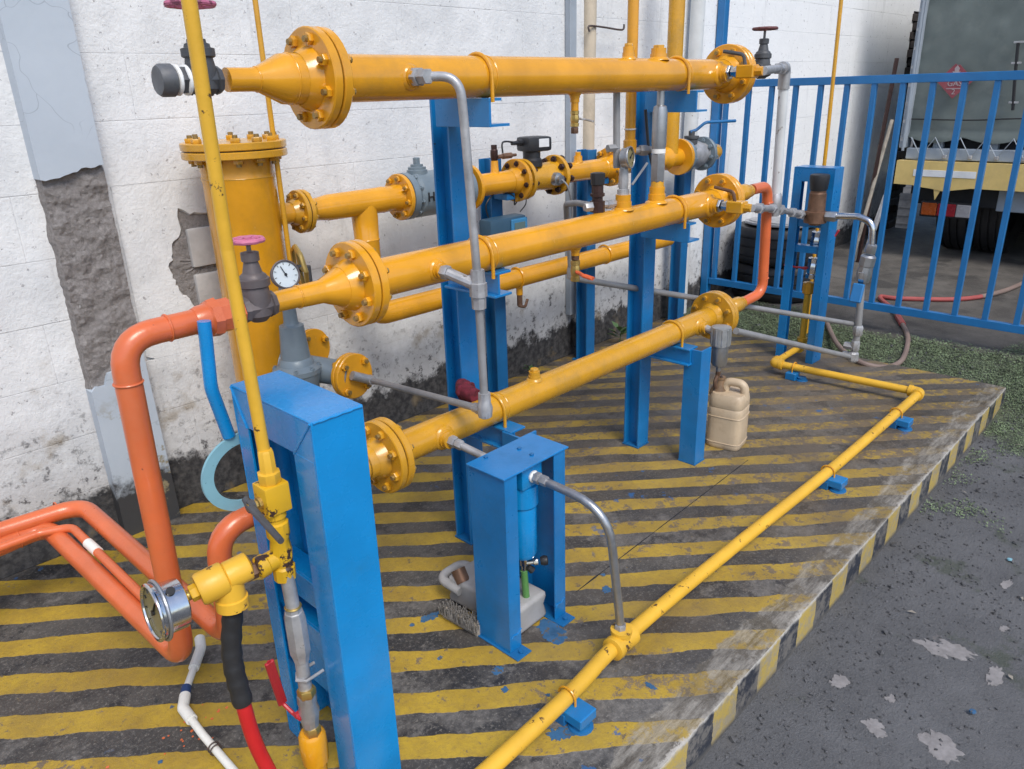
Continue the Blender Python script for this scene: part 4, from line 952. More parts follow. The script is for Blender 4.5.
p0 = V((LX - .026, LY + .012, .245)); q = V((0.585, 1.3512, 0.4285)); bm = B(); tube(bm, [p0 + V((0, -.014, -.004)), p0 + V((-.004, .012, 0)), p0 + V((-.012, .04, .018)), q], .005, .01, 8); bar(bm, p0 + V((-.012, .04, .018)), q, .008, .022, .002); lathe(bm, p0 + V((.006, 0, 0)), (-1, 0, 0), [(0, .008), (.012, .008)], 6); part('red_lever', bm, 'red', t)
bm = B(); lathe(bm, (LX, LY + .008, .178), (0, 0, -1), [(0, .026), (.008, .032), (.05, .034), (.09, .032), (.095, .026), (.17, .024)], 12); part('union', bm, 'yellow', t)

# ================================================================ FILTER CAGE
t = thing('filter_cage', 'small blue steel cage with a sloping view of its lid, holding the blue filter', 'stand', (1.44, 1.39, 0))
cx0, cx1, cy0, cy1, cz = 1.312, 1.572, 1.318, 1.462, .598
for s, xa, xb_ in ((1, cx0, cx0 + .05), (-1, cx1 - .05, cx1)):
    bm = B(); xw = xa if s == 1 else xb_ - .005
    box(bm, (xw, cy0, .005), (xw + .005, cy1, cz), .001)
    xf0, xf1 = (xa + .005, xb_) if s == 1 else (xa, xb_ - .005)
    box(bm, (xf0, cy0 + .0005, .005), (xf1, cy0 + .0055, cz), .001); box(bm, (xf0, cy1 - .0055, .005), (xf1, cy1 - .0005, cz), .001)
    part('leg', bm, 'blue', t)
    bm = B(); box(bm, (xa - .008, cy0 - .038, 0), (xb_ + .004, cy1 + .02, .005), .001); fp_ = part('foot_plate', bm, 'bluedk', t)
    bm = B(); hexp(bm, ((xa + xb_) / 2, cy0 - .02, .005), (0, 0, 1), .008, .008); part('anchor_nut', bm, 'bluedk', fp_)
bm = B()
for xa in (cx0 + .005, cx1 - .05): sweep(bm, [(xa + .045 * i / 6, cy0 - .001, .055 + .004 * math.sin(i * 1.3) + .012 * i / 6) for i in range(7)], .0022, 6)
part('weld_bead', bm, 'blue', t)
bm = B(); box(bm, (cx0 - .006, cy0 - .004, cz), (cx1 + .012, cy1 + .006, cz + .006), .0015); part('lid', bm, 'blue', t)
bm = B()
for x, y in ((1.47, 1.36), (1.475, 1.415), (1.37, 1.45)): hexp(bm, (x, y, cz + .006), (0, 0, 1), .007, .005)
part('lid_screw', bm, 'bluedk', t)
t = thing('gas_filter', 'bright blue cartridge filter inside the small cage with a green drain tube', 'filter', (1.452, 1.386, .1))
FXc, FYc = 1.452, 1.386
bm = B(); box(bm, (FXc - .045, FYc - .045, .51), (FXc + .045, FYc + .045, .585), .012, seg=2); lathe(bm, (FXc, FYc, .51), (0, 0, -1), [(0, .049), (.065, .049), (.072, .044)], 28); part('head', bm, 'bluelt', t)
bm = B(); lathe(bm, (FXc, FYc, .44), (0, 0, -1), [(0, .041), (.005, .043), (.165, .043), (.18, .036), (.19, .012)], 28); part('bowl', bm, 'bluelt', t)
bm = B(); lathe(bm, (FXc, FYc - .044, .548), (0, -1, 0), [(0, .018), (.006, .019), (.012, .015)], 14); part('port', bm, 'tape', t)
bm = B(); lathe(bm, (FXc, FYc, .252), (0, 0, -1), [(0, .010), (.012, .012), (.03, .012), (.032, .008), (.06, .008)], 10); lathe(bm, (FXc, FYc, .229), (.7, -.75, .1), [(0, .008), (.03, .008), (.032, .011), (.045, .011)], 10); part('drain_cock', bm, 'chrome', t)
bm = B(); lathe(bm, (FXc + .035, FYc - .038, .235), (.7, -.75, .1), [(0, .012), (.01, .016), (.022, .014), (.024, .006)], 12); lathe(bm, (FXc + .01, FYc - .008, .212), (.5, -.5, -.7), [(0, .010), (.02, .012)], 10); part('knob', bm, 'black', t)
bm = B(); sweep(bm, smoothpath([(FXc, FYc, .20), (FXc + .001, FYc - .002, .15), (FXc + .003, FYc - .004, .10)]), .0115, 12); part('drain_tube', bm, 'green', t)
t = thing('outlet_tube', 'shiny grey tube arching from the blue filter down to the floor pipe', 'tube', (1.52, 1.06, .1))
bm = B(); tube(bm, [(FXc, FYc - .06, .548), (FXc + .012, 1.075, .532), (1.522, 1.062, .10)], .0128, .14, 16); part('tube', bm, 'steel', t)
bm = B(); hexp(bm, (FXc, FYc - .055, .548), (0, -1, 0), .018, .02); hexp(bm, (FXc, FYc - .078, .548), (0, -1, 0), .016, .024); hexp(bm, (1.518, 1.062, .128), (0, 0, -1), .018, .03); part('nut', bm, 'galv', t)
t = thing('inlet_tube', 'short grey tube from the lowest yellow pipe into the filter cage', 'tube', (1.43, 1.5, .57))
bm = B(); cyl(bm, (1.39, 1.626, .598), (1.435, 1.43, .552), .012, n=14); part('tube', bm, 'galv', t)
bm = B(); hexp(bm, (1.39, 1.630, .598), (.15, -1, -.15), .019, .024); hexp(bm, (1.394, 1.606, .594), (.2, -1, -.2), .016, .024); part('nut', bm, 'galv', t)
# squat jug under the cage
t = thing('plastic_jug', 'dusty white plastic jug lying on its side under the blue cage', 'jug', (1.40, 1.40, 0), 'plastic jugs on the floor')
bm = B(); R2 = Quaternion((0, 0, 1), PI / 2 + .03)
box(bm, V((1.443, 1.505, .054)) - V((.155, .076, .05)), V((1.443, 1.505, .054)) + V((.155, .076, .05)), .018, R2, 3)
bmesh.ops.subdivide_edges(bm, edges=bm.edges[:], cuts=1, use_grid_fill=True)
for x in bm.verts:
    if abs(x.co.z - .054) < .012: x.co += (V((1.443, 1.505, x.co.z)) - x.co) * .05
part('body', bm, 'jug2', t, sharp=60)
bm = B(); c = V((1.41, 1.66, .072)); tube(bm, [c + V((-.05, -.07, .0)), c + V((-.055, .03, .01)), c + V((.06, .035, .01)), c + V((.06, -.06, .0))], .016, .04, 12); part('handle', bm, 'jug2', t)
bm = B(); cyl(bm, (1.385, 1.60, .09), (1.39, 1.63, .125), .024, n=14); part('spout', bm, 'rust', t)
t = thing('scrub_brush', 'worn wooden brush with grey bristles leaning on the dusty white jug', 'brush', (1.3083, 1.5313, 0))
a, b = V((1.3018, 1.61, 0.014)), V((1.3117, 1.4507, 0.014)); bm = B(); bar(bm, a, b, .018, .055, .004); part('back', bm, 'wood', t)
bm = B(); dd, uu, vv = frame(b - a)
for i in range(26):
    for j in range(6):
        p = a.lerp(b, (i + .5) / 26) + V((-dd.y, dd.x, 0)) * (.02 * (j - 2.5) / 2.5) + V((0, 0, .008)); q = p + V((random.uniform(-.008, .008), random.uniform(-.008, .008), random.uniform(.026, .04)))
        sweep(bm, [p, q], [.0035, .0022], 4)
part('bristles', bm, 'bristle', t)['kind'] = 'stuff'

# ================================================================ FLOOR PIPE
fz_ = .066
t = thing('floor_pipe', 'long yellow floor pipe running along the platform edge and turning to the far frame', 'pipe', (2.5, 1.07, .04))
pts = smoothpath([(-1.6, 1.0, fz_), (0.9339, 1.0263, 0.066), (1.5204, 1.0602, 0.066), (2.232, 1.0538, 0.066), (3.0591, 1.0349, 0.066), (4.1292, 1.0357, 0.066)], 8)
bm = B(); sweep(bm, pts, .0225, 22); tube(bm, [(4.1292, 1.0357, 0.066), (4.0828, 1.8241, 0.066)], .0205, n=20); tube(bm, [(4.0828, 1.8241, 0.066), (4.485, 1.835, fz_), (4.485, 1.835, .44)], .0195, .03, 20); part('pipe', bm, 'lemon', t)
bm = B(); lathe(bm, (1.47, 1.056, fz_), (1, .03, 0), [(0, .027), (.003, .035), (.02, .036), (.03, .033), (.07, .033), (.08, .036), (.097, .035), (.10, .027)], 22); lathe(bm, (1.52, 1.06, fz_), (0, 0, 1), [(.0, .03), (.03, .029), (.032, .032), (.045, .032), (.047, .02)], 20); part('tee', bm, 'lemon', t)
for c, d1, d2 in (((4.1292, 1.0357, 0.066), (-1, .0, 0), (-.04, 1, 0)), ((4.0828, 1.8241, 0.066), (.04, -1, 0), (1, .02, 0)), ((4.485, 1.835, fz_), (-1, -.1, 0), (0, 0, 1))):
    c = V(c); bm = B(); d1 = V(d1).normalized(); d2 = V(d2).normalized()
    sweep(bm, fillet([c + d1 * .05, c, c + d2 * .05], .03), .0275, 18)
    for d in (d1, d2): lathe(bm, c + d * .035, d, [(0, .028), (.002, .031), (.02, .031), (.022, .023)], 18)
    part('elbow', bm, 'lemon', t)
bm = B(); lathe(bm, (4.485, 1.835, .40), (0, 0, 1), [(0, .024), (.005, .034), (.04, .036), (.07, .034), (.075, .02)], 8); part('union', bm, 'yellow', t)
def py_(x):
    for a, b in zip(pts, pts[1:]):
        if a.x <= x <= b.x: return a.y + (b.y - a.y) * (x - a.x) / (b.x - a.x)
G_SADDLE = 'blue saddle blocks under the yellow floor pipe'
for lab, x, y in (('nearest blue saddle block under the floor pipe, paint splashed around it', *(1.243, 1.0413)), ('blue saddle block under the middle of the floor pipe', *(2.9559, 1.0567)), ('blue saddle block under the floor pipe near its corner', *(3.7674, 1.0574)), ('blue saddle block under the short run towards the far frame', 4.09, 1.70)):
    if x < 4: y = py_(x)
    t = thing('pipe_saddle', lab, 'pipe saddle', (x, y, 0), G_SADDLE)
    part('block', box(B(), (x - .034, y - .075, .018), (x + .034, y - .004, .050), .003), 'blue', t) if x < 4 else part('block', box(B(), (x - .05, y - .03, 0), (x - .0, y + .03, .042), .003), 'blue', t)
    bm = B(); box(bm, (x - .038, y - .02, .0), (x + .038, y + .03, .036), .0015); part('plate', bm, 'bluedk', t)
    bm = B(); lathe(bm, (x - .004, y - .050, .0), (0, 0, 1), [(0, .036), (.006, .034), (.008, .026), (.019, .026)], 14); part('stud', bm, 'bluedk', t)
    bm = B(); ax = V((1, 0, 0)) if x < 4 else V((0, 1, 0)); sd_ = V((0, 1, 0)) if x < 4 else V((1, 0, 0)); c = V((x + .0, y, fz_))
    sweep(bm, [c + sd_ * (.0285 * math.cos(a)) + V((0, 0, .0285 * math.sin(a))) for a in [PI * i / 12 for i in range(13)]] + [c - sd_ * .0285 + V((0, 0, -.03))], .0036, 8); part('u_bolt', bm, 'yellow', t)

# ================================================================ FITTINGS ON THE MANIFOLDS
t = thing('drain_tap', 'small brass tap under the middle of the uppermost yellow pipe', 'tap', (2.045, 1.67, 1.44), 'taps under the manifolds')
bm = B(); cyl(bm, (2.045, 1.67, 1.565), (2.045, 1.67, 1.535), .013, n=12); part('nipple', bm, 'yellow', t)
ball_valve(t, (2.045, 1.67, 1.51), (0, 0, -1), .014, .05, 'brass', 'galv', (0, -1, -.2), .05, .012, (1, 0, 0))
bm = B(); hexp(bm, (2.045, 1.67, 1.484), (0, 0, -1), .013, .02); part('plug', bm, 'rust', t)
t = thing('drain_tap', 'small brass tap with an orange lever under the middle yellow pipe', 'tap', (2.05, 1.67, .93), 'taps under the manifolds')
bm = B(); cyl(bm, (2.05, 1.67, 1.07), (2.05, 1.67, 1.045), .014, n=12); part('nipple', bm, 'rust', t)
ball_valve(t, (2.05, 1.67, 1.005), (0, 0, -1), .0165, .075, 'brass', 'orred', (.1, -.9, -.15), .06, .024, (-.5, -.6, 0))
# relief valve and gauge on the middle pipe
t = thing('relief_valve', 'silver relief valve with hexagon base standing on the middle yellow pipe', 'relief valve', (2.545, 1.67, 1.24))
x, y = 2.545, 1.67
bm = B(); lathe(bm, (x, y, 1.235), (0, 0, 1), [(0, .026), (.03, .024)], 12); part('nipple', bm, 'ochre', t)
bm = B(); lathe(bm, (x, y, 1.262), (0, 0, 1), [(0, .026), (.006, .028), (.10, .028), (.104, .024)], 6); part('hex_base', bm, 'steel', t)
bm = B(); lathe(bm, (x, y, 1.366), (0, 0, 1), [(0, .026), (.016, .026)], 24); part('seal_ring', bm, 'tape', t)
bm = B(); lathe(bm, (x, y, 1.382), (0, 0, 1), [(0, .025), (.02, .0275), (.13, .0275), (.15, .024), (.155, .014), (.225, .014)], 28); part('spring_housing', bm, 'steel', t)
bm = B(); sweep(bm, smoothpath([(x + .05, y + .1, 1.52), (x + .052, y + .08, 1.38), (x + .04, y + .05, 1.31), (x + .015, y + .025, 1.285)]), .006, 8); part('seal_wire', bm, 'black', t)
g = gauge('pressure_gauge', 'small round gauge on the middle yellow pipe left of the relief valve', (2.325, 1.645, 1.368), (.25, -1, .10), .037, .030, 'steel', 'faceold', (0, .2, -1), .07, .6, 'steel')
bm = B(); lathe(bm, (2.325, 1.67, 1.235), (0, 0, 1), [(0, .022), (.02, .022), (.022, .016), (.05, .018), (.09, .016), (.12, .012)], 10); part('gauge_cock', bm, 'galv', g)
bm = B(); bar(bm, (2.35, 1.65, 1.27), (2.40, 1.62, 1.345), .014, .004, .001); part('cock_lever', bm, 'steel', g)
bm = B(); cyl(bm, (2.322, 1.70, 1.33), (2.312, 1.70, 1.60), .0125, n=12); hexp(bm, (2.322, 1.70, 1.40), (-1, .2, 0), .014, .045); part('riser_tube', bm, 'tube', g)
t = thing('pilot_regulator', 'dark brown pilot regulator with a black knob behind the middle yellow pipe', 'regulator', (2.175, 1.69, 1.15))
x, y = 2.198, 1.69
bm = B(); lathe(bm, (x, y, 1.172), (0, 0, 1), [(0, .014), (.015, .014), (.017, .027), (.055, .027), (.057, .019), (.07, .019), (.072, .026), (.082, .026), (.084, .021), (.11, .021)], 8); part('body', bm, 'brown', t)
bm = B(); lathe(bm, (x, y, 1.281), (0, 0, 1), [(0, .020), (.004, .024), (.03, .026), (.042, .026), (.044, .02)], 10); part('knob', bm, 'black', t)
bm = B(); lathe(bm, (x + .03, y, 1.21), (1, -.05, -.05), [(0, .012), (.02, .012), (.022, .016), (.05, .016), (.052, .012), (.13, .012)], 8); part('nipple', bm, 'galv', t)
bm = B(); tube(bm, [(x - .03, y, 1.215), (2.2802, 1.85, 1.1987), (2.3352, 1.95, 1.1811), (2.3772, 1.98, 1.1027), (2.3961, 1.98, 0.966), (2.4026, 1.98, 0.8771), (2.4421, 1.98, 0.857)], .0115, .035, 12); part('tube', bm, 'tube', t)
bm = B(); hexp(bm, (x - .03, y, 1.21), (-1, .4, 0), .016, .03); lathe(bm, V((2.4026, 1.98, 0.9191)), (0, 0, -1), [(0, .014), (.02, .017), (.05, .017), (.055, .01)], 8); part('elbow', bm, 'galv', t)
bm = B(); cyl(bm, (2.4401, 2, 0.8588), (4.33, 1.4911, 0.3086), .0135, n=14)
solo('sensing_rod', 'upper long grey sensing tube running behind the right post to the far standpipe', 'tube', bm, 'tube', 'long grey sensing tubes to the far standpipe')
bm = B(); cyl(bm, (3.0053, 1.53, 0.5795), (4.33, 1.4766, 0.1128), .0150, n=14)
solo('sensing_rod', 'lower long grey sensing tube from the aluminium drain filter to the far standpipe', 'tube', bm, 'tube', 'long grey sensing tubes to the far standpipe')
t = thing('drain_filter', 'cast aluminium drain filter hanging over the yellowed plastic jug', 'filter', (2.94, 1.555, .40))
x, y = 2.905, 1.548
bm = B(); lathe(bm, (x, y, .622), (0, 0, -1), [(0, .030), (.003, .042), (.085, .042), (.088, .036)], 24)
for i in range(10):
    a = i * PI / 5; bar(bm, (x + .042 * math.cos(a), y + .042 * math.sin(a), .615), (x + .042 * math.cos(a), y + .042 * math.sin(a), .54), .006, .006)
part('head', bm, 'alu', t)
bm = B(); lathe(bm, (x, y, .534), (0, 0, -1), [(0, .036), (.08, .035), (.092, .028), (.094, .012), (.12, .010)], 24); part('bowl', bm, 'steel', t)
bm = B(); cyl(bm, (2.91, 1.625, .598), (x, y + .04, .59), .016, n=12); part('nipple', bm, 'galv', t)
bm = B(); lathe(bm, (x, y, .42), (0, 0, -1), [(0, .010), (.02, .012), (.03, .008)], 8); tube(bm, [(x, y, .40), (x - .015, y + .005, .365), (x - .01, y - .0, .335)], .009, .02, 8); part('drain_cock', bm, 'rust', t)
# yellowed jug
A_, B_, C_ = V((2.9744, 1.6116, 0)), V((2.9981, 1.4686, -0)), V((3.1441, 1.4971, 0))
t = thing('plastic_jug', 'yellowed plastic jug with a side handle under the aluminium drain filter', 'jug', (A_ + C_) / 2, 'plastic jugs on the floor')
A_ = A_ + (A_ - B_) * .12; e1 = (B_ - A_); e2 = (C_ - B_); e2 = (e2 - e1.normalized() * e2.dot(e1.normalized())); l1, l2 = e1.length, max(.15, e2.length); e1.normalize(); e2.normalize()
def jugpt(a, b, z): return A_ + e1 * (a * l1) + e2 * (b * l2) + V((0, 0, z))
bm = B(); prev = None
prof = [(0, .94), (.004, .985), (.02, 1.0), (.10, 1.0), (.17, 1.0), (.20, 1.0), (.203, .975), (.207, 1.0), (.235, .99), (.255, .95), (.268, .86)]
for z, k in prof:
    cur = []
    for i in range(32):
        a = 2 * PI * i / 32; ca, sa = math.cos(a), math.sin(a); q = (abs(ca) ** 6 + abs(sa) ** 6) ** (-1 / 6)
        cur.append(bm.verts.new(jugpt(.5 + .5 * ca * q * k, .5 + .5 * sa * q * k, z)))
    if prev: bridge(bm, prev, cur)
    else: bm.faces.new(cur[::-1])
    prev = cur
bm.faces.new(prev); part('body', bm, 'jug', t, sharp=50)
bm = B(); tube(bm, [jugpt(.34, .55, .245), jugpt(.34, .55, .312), jugpt(.90, .55, .312), jugpt(.90, .55, .235)], .020, .05, 14); part('handle', bm, 'jug', t)
bm = B(); lathe(bm, jugpt(.17, .5, .245), (0, 0, 1), [(0, .045), (.02, .040), (.05, .024), (.075, .022), (.077, .026), (.085, .026)], 20); part('neck', bm, 'jugneck', t, 'stained brown neck')
for z in (.03, .16):
    bm = B(); sweep(bm, [jugpt(.5 + .505 * math.cos(a) * ((abs(math.cos(a)) ** 6 + abs(math.sin(a)) ** 6) ** (-1 / 6)), .5 + .505 * math.sin(a) * ((abs(math.cos(a)) ** 6 + abs(math.sin(a)) ** 6) ** (-1 / 6)), z) for a in [2 * PI * i / 48 for i in range(49)]], .0022, 6); part('moulded_rib', bm, 'jug', t)
bm = B(); sweep(bm, smoothpath([jugpt(.10, .3, .26), jugpt(.14, .35, .33), jugpt(.22, .45, .335), jugpt(.3, .5, .27)]), .007, 8); part('tie', bm, 'wire', t)
# flow corrector box
t = thing('volume_corrector', 'slate blue electronic box with a small grey display by the wall post', 'meter box', (2.80, 2.72, .92))
bm = B(); c = V((2.76, 2.72, .950)); box(bm, c - V((.13, .045, .062)), c + V((.13, .045, .062)), .018, seg=2); part('case', bm, 'tealdev', t)
bm = B(); box(bm, c + V((.01, -.053, -.052)), c + V((.127, -.045, .05)), .006); f_ = part('front_panel', bm, 'cyanp', t)
bm = B(); box(bm, c + V((.03, -.056, -.03)), c + V((.108, -.053, .03)), .002); part('display', bm, 'lcd', f_)
bm = B(); sweep(bm, smoothpath([c + V((.13, 0, .07)), c + V((.17, 0, .10)), c + V((.20, .02, .125))]), .003, 6); part('antenna', bm, 'black', t)
bm = B(); sweep(bm, smoothpath([c + V((-.1, 0, .07)), c + V((-.13, -.02, .14)), c + V((-.05, -.02, .19)), c + V((.06, -.02, .16)), c + V((.09, 0, .11)), c + V((.13, .0, .15))]), .0035, 6); part('cable', bm, 'black', t)

# ================================================================ RIGHT ENDS: FITTINGS AND ORANGE LOOP
A0 = V((X_BOSS, 1.582, 1.645)); A1 = V((3.5, 1.6507, 1.6649)); T1 = V((3.55, 1.6592, 1.0385)); M0 = V((X_BOSS, 1.582, 1.138)); RG = V((4.32, 1.8461, 0.8937))
def bosstap(label, p, to, m):
    t = thing('boss_valve', label, 'valve', p, 'square yellow valves on the right ends of the manifolds'); d = V((0, -1, 0))
    bm = B(); hexp(bm, p + V((0, .004, 0)), d, .027, .012); lathe(bm, p + d * .012, d, [(0, .018), (.012, .018), (.014, .022), (.03, .022)], 8); part('nut', bm, 'chrome', t)
    d2 = (to - (p + d * .042)).normalized()
    bm = B(); c = p + d * .075; box(bm, c - V((.026, .036, .024)), c + V((.026, .036, .024)), .004); lathe(bm, c + d * .034, d, [(0, .018), (.03, .016)], 8); part('body', bm, m, t)
    bm = B(); c2 = c + V((-.01, .005, .03)); tube(bm, [c2 + V((0, 0, -.008)), c2 + V((0, .01, .03)), c2 + V((-.01, .09, .045))], .007, .02, 8); part('lever', bm, 'rust' if m == 'ochre' else 'cast', t)
    return p + d * .14
s1 = bosstap('square yellow valve with dark lever at the right end of the uppermost pipe', A0, A1, 'yellow')
s2 = bosstap('square yellow valve with brown lever at the right end of the middle pipe', M0, T1, 'ochre')
t = thing('gate_line', 'grey tube run with elbow falling from the uppermost pipe to the middle pipe', 'tubing', T1)
bm = B(); tube(bm, [s1, A1, T1], .0165, .03, 14); part('tube', bm, 'galv', t)
bm = B(); tube(bm, [A1 + (T1 - A1).normalized() * .02, T1 + V((0, 0, .05))], .0215, n=16); part('drop_tube', bm, 'wpipe', t)
d_ = (A1 - s1).normalized(); bm = B(); sweep(bm, fillet([A1 - d_ * .10, A1, A1 + (T1 - A1).normalized() * .09], .03), .026, 12); hexp(bm, s1.lerp(A1, .62), d_, .024, .05); part('elbow', bm, 'galv', t)
bm = B(); lathe(bm, T1 + V((0, 0, .075)), (0, 0, -1), [(0, .022), (.02, .03), (.06, .03), (.08, .024), (.11, .024)], 10); tube(bm, [s2, T1, RG], .0155, .02, 12)
for k in (.25, .85): hexp(bm, s2.lerp(T1, k), T1 - s2, .024, .06)
for k in (.12, .55, .85): hexp(bm, T1.lerp(RG, k), RG - T1, .027, .07)
part('tee_run', bm, 'galv', t)
gate_valve('gate_valve', 'dark grey gate valve with wine red wheel against the white wall at top right', V((3.19, 1.605, 1.652)), 'cast', 'winered', .92, .036, None, .046, (.9, -.1, 0))
t = thing('orange_loop', 'orange loop pipe joining the right ends of the middle and lowest yellow pipes', 'pipe', (3.5, 1.68, .6))
bm = B(); tube(bm, [(3.32, 1.67, 1.150), (3.475, 1.668, 1.152), (3.535, 1.675, .625), (3.38, 1.695, .605)], .0245, .07, 22); part('pipe', bm, 'orange', t)
bm = B()
for p, d in (((3.487, 1.668, 1.075), (.1, 0, -1)), ((3.53, 1.675, .70), (.1, 0, -1))): torus(bm, p, d, .0245, .003, 24, 6)
part('weld_bead', bm, 'orange', t)
for z, x0, y, m in ((1.146, 3.05, 1.67, 'ochre'), (.602, 3.14, 1.70, 'ochre')):
    bm = B(); lathe(bm, (x0, y, z), (1, 0, 0), [(0, .022), (.13, .023), (.14, .032), (.155, .037), (.205, .037), (.22, .029), (.25, .028)], 18); part('union', bm, m, t)

# ================================================================ FAR FRAME WITH REGULATOR AND STANDPIPE
t = thing('regulator_frame', 'narrow upright blue frame at the far corner of the platform, before the fence', 'frame', (4.42, 1.83, 0))
qx0, qx1, qy0, qy1, qz = 4.38, 4.50, 1.715, 1.952, 1.152
for ya, yb, s in ((qy0, qy0 + .045, 1), (qy1 - .05, qy1, -1)):
    bm = B(); yw = ya if s == 1 else yb - .006
    box(bm, (qx0, yw, 0), (qx1, yw + .006, qz - .001), .001); f0_, f1_ = (ya + .006, yb) if s == 1 else (ya, yb - .006)
    box(bm, (qx0 + .0005, f0_, 0), (qx0 + .006, f1_, qz - .08), .001); box(bm, (qx1 - .006, f0_ if s == 1 else f1_ - .012, 0), (qx1 - .0005, f0_ + .012 if s == 1 else f1_, qz - .007)); part('leg', bm, 'blue', t)
bm = B(); box(bm, (qx0, qy0 + .0065, qz - .006), (qx1, qy1 - .0065, qz), .001); box(bm, (qx0 + .001, qy0 + .0065, qz - .08), (qx0 + .007, qy1 - .0065, qz - .0065), .001); part('top_beam', bm, 'blue', t)
for z in (.815, .665):
    bm = B(); box(bm, (qx0 + .012, qy0 + .007, z), (qx0 + .018, qy1 - .007, z + .042), .001); box(bm, (qx0 + .018, qy0 + .007, z + .036), (qx0 + .07, qy1 - .007, z + .042), .001); part('cross_bar', bm, 'blue', t)
t = thing('line_regulator', 'brown brass regulator with a dark ribbed knob in the far blue frame', 'regulator', (4.32, 1.7683, 0.8498))
p = V((4.32, 1.7735, 0.8942)); x, y, z = p
bm = B(); lathe(bm, (x, y, z - .05), (0, 0, 1), [(0, .03), (.012, .032), (.014, .062), (.075, .062), (.08, .048), (.175, .046), (.18, .042), (.19, .042)], 18); part('body', bm, 'rust', t)
bm = B(); lathe(bm, (x, y, z + .138), (0, 0, 1), [(0, .040), (.01, .048), (.075, .054), (.088, .052), (.092, .045)], 12); part('knob', bm, 'blackp', t)
t = thing('standpipe', 'grey standpipe with chrome bend and blue lever valve beside the far frame', 'pipe', (4.33, 1.4616, 0.0855))
k = [(4.32, 1.7143, 0.8992), (4.33, 1.5437, 0.9096), (4.33, 1.4583, 0.8661), (4.33, 1.4513, 0.7585)]
bm = B(); tube(bm, [k[0], k[1], V(k[1]).lerp(V(k[2]), .6) + V((0, -.03, .0)), k[3]], .0185, .09, 16); part('chrome_bend', bm, 'chrome', t)
bm = B(); d_ = V((0, -1, 0)); hexp(bm, k[0], d_, .03, .06); part('nut', bm, 'steel', t)
a, b = V((4.33, 1.4513, 0.7585)), V((4.33, 1.4751, 0.5606)); dd = (b - a).normalized()
bm = B(); hexp(bm, a - dd * .01, dd, .03, .05); L_ = (b - a).length
lathe(bm, a + dd * .05, dd, [(0, .03), (.01, .042), (.06, .042), (.065, .036), (.11, .042), (.15, .036), (L_ - .05, .030)], 8); part('valve_body', bm, 'steel', t)
q = a + dd * .14; hd = V((4.26, 1.4674, 0.4564)); bm = B(); bar(bm, q + V((-.05, 0, 0)), hd.lerp(q, .55), .03, .006, .001); part('lever', bm, 'chrome', t)
bm = B(); bar(bm, hd.lerp(q, .62) + V((-.03, 0, 0)), hd + V((-.02, 0, 0)), .062, .022, .006); part('lever_grip', bm, 'fence', t)
c1, c2 = V((4.33, 1.4592, 0.279)), V((4.33, 1.4648, 0.1093)); bm = B(); tube(bm, [b, c1, c2], .0185, .05, 14); part('tube', bm, 'tube', t)
bm = B()
for f_, r_ in ((.02, .028), (.55, .025), (.95, .03)): lathe(bm, c1.lerp(c2, f_) + V((0, 0, .03)), (0, 0, -1), [(0, .022), (.01, r_), (.05, r_), (.06, .022)], 8)
hexp(bm, c1.lerp(c2, .60) + V((0, .06, 0)), (0, -1, 0), .022, .06); hexp(bm, c2 + V((0, .06, .01)), (0, -1, 0), .022, .06); part('coupling', bm, 'galv', t)
for lab, u, v, hdir, ho in (('upper small silver ball valve with red lever in the far frame', *(1.8204, 0.7168), (.1, -.25, .5), (0, -1, 0)), ('lower small silver ball valve with red lever in the far frame', *(1.8232, 0.5604), (0, 1, .1), (-.6, .8, 0))):
    t = thing('mini_valve', lab, 'valve', (4.485, u, v), 'small silver valves in the far frame')
    ball_valve(t, (4.485, u, v), (0, .06, -1), .034, .125, 'chrome', 'red', hdir, .09, .022, ho)
bm = B(); cyl(bm, (4.90, 1.985, .02), (4.9, 1.995, 1.3), .0115, n=12); tube(bm, [(4.90, 1.995, 1.3), (4.90, 2.03, 3.6)], .0115, n=12)
solo('thin_rod', 'thin yellow rod rising behind the far blue frame, in front of the fence', 'rod', bm, 'ochre')
bm = B(); cyl(bm, (1.479, 2.60, .96), (1.479, 2.60, 3.6), .0095, n=14)
solo('thin_pole', 'thin dull yellow pole rising between the vessel and the wall', 'pole', bm, 'ochre')

for lab, a, b, r_, m in (('rusty thin bar leaning on the far white wall beyond the fence', (7.2, 2.4246, 1.7692), (7.2548, 2.531, 0.03), .018, 'brown'), ('short grey tube leaning at the far wall foot beyond the fence', (7, 2.2874, 0.6834), (6.9, 2.3514, 0.2022), .022, 'galv'), ('thin white lath leaning at the far wall beyond the fence', (7.4, 2.4597, 1.272), (6.9662, 2.4927, 0.03), .016, 'wood')):
    bm = B(); tube(bm, [a, b], r_, n=10); solo('leaning_bar', lab, 'bar', bm, m, 'bars leaning on the far wall')

# ================================================================ FENCE
FX = 5.2
t = thing('fence', 'blue bar fence between the gas station and the parked truck', 'fence', (FX, 1.0, .03))
for y0, y1, z in ((-3.2, 2.90, 1.605), (-3.2, 2.90, .195)): part('rail', box(B(), (FX - .02, y0, z - .024), (FX + .02, y1, z + .024), .002), 'fence', t)
bar_me = shared('fence_bar', lambda: box(B(), (-.0155, -.0155, 0), (.0155, .0155, 1.362), .0015), 'fence')
yb = 2.8645
while yb > -3.1:
    o = link('bar', bar_me, t); o.location = V((FX, yb, .219)) - t.location; yb -= .1675
part('post', box(B(), (FX - .03, 2.905, -.1), (FX + .03, 2.962, 3.3), .003), 'fence', t)
part('post', box(B(), (FX - .03, -3.26, -.1), (FX + .03, -3.2, 1.62), .003), 'fence', t)

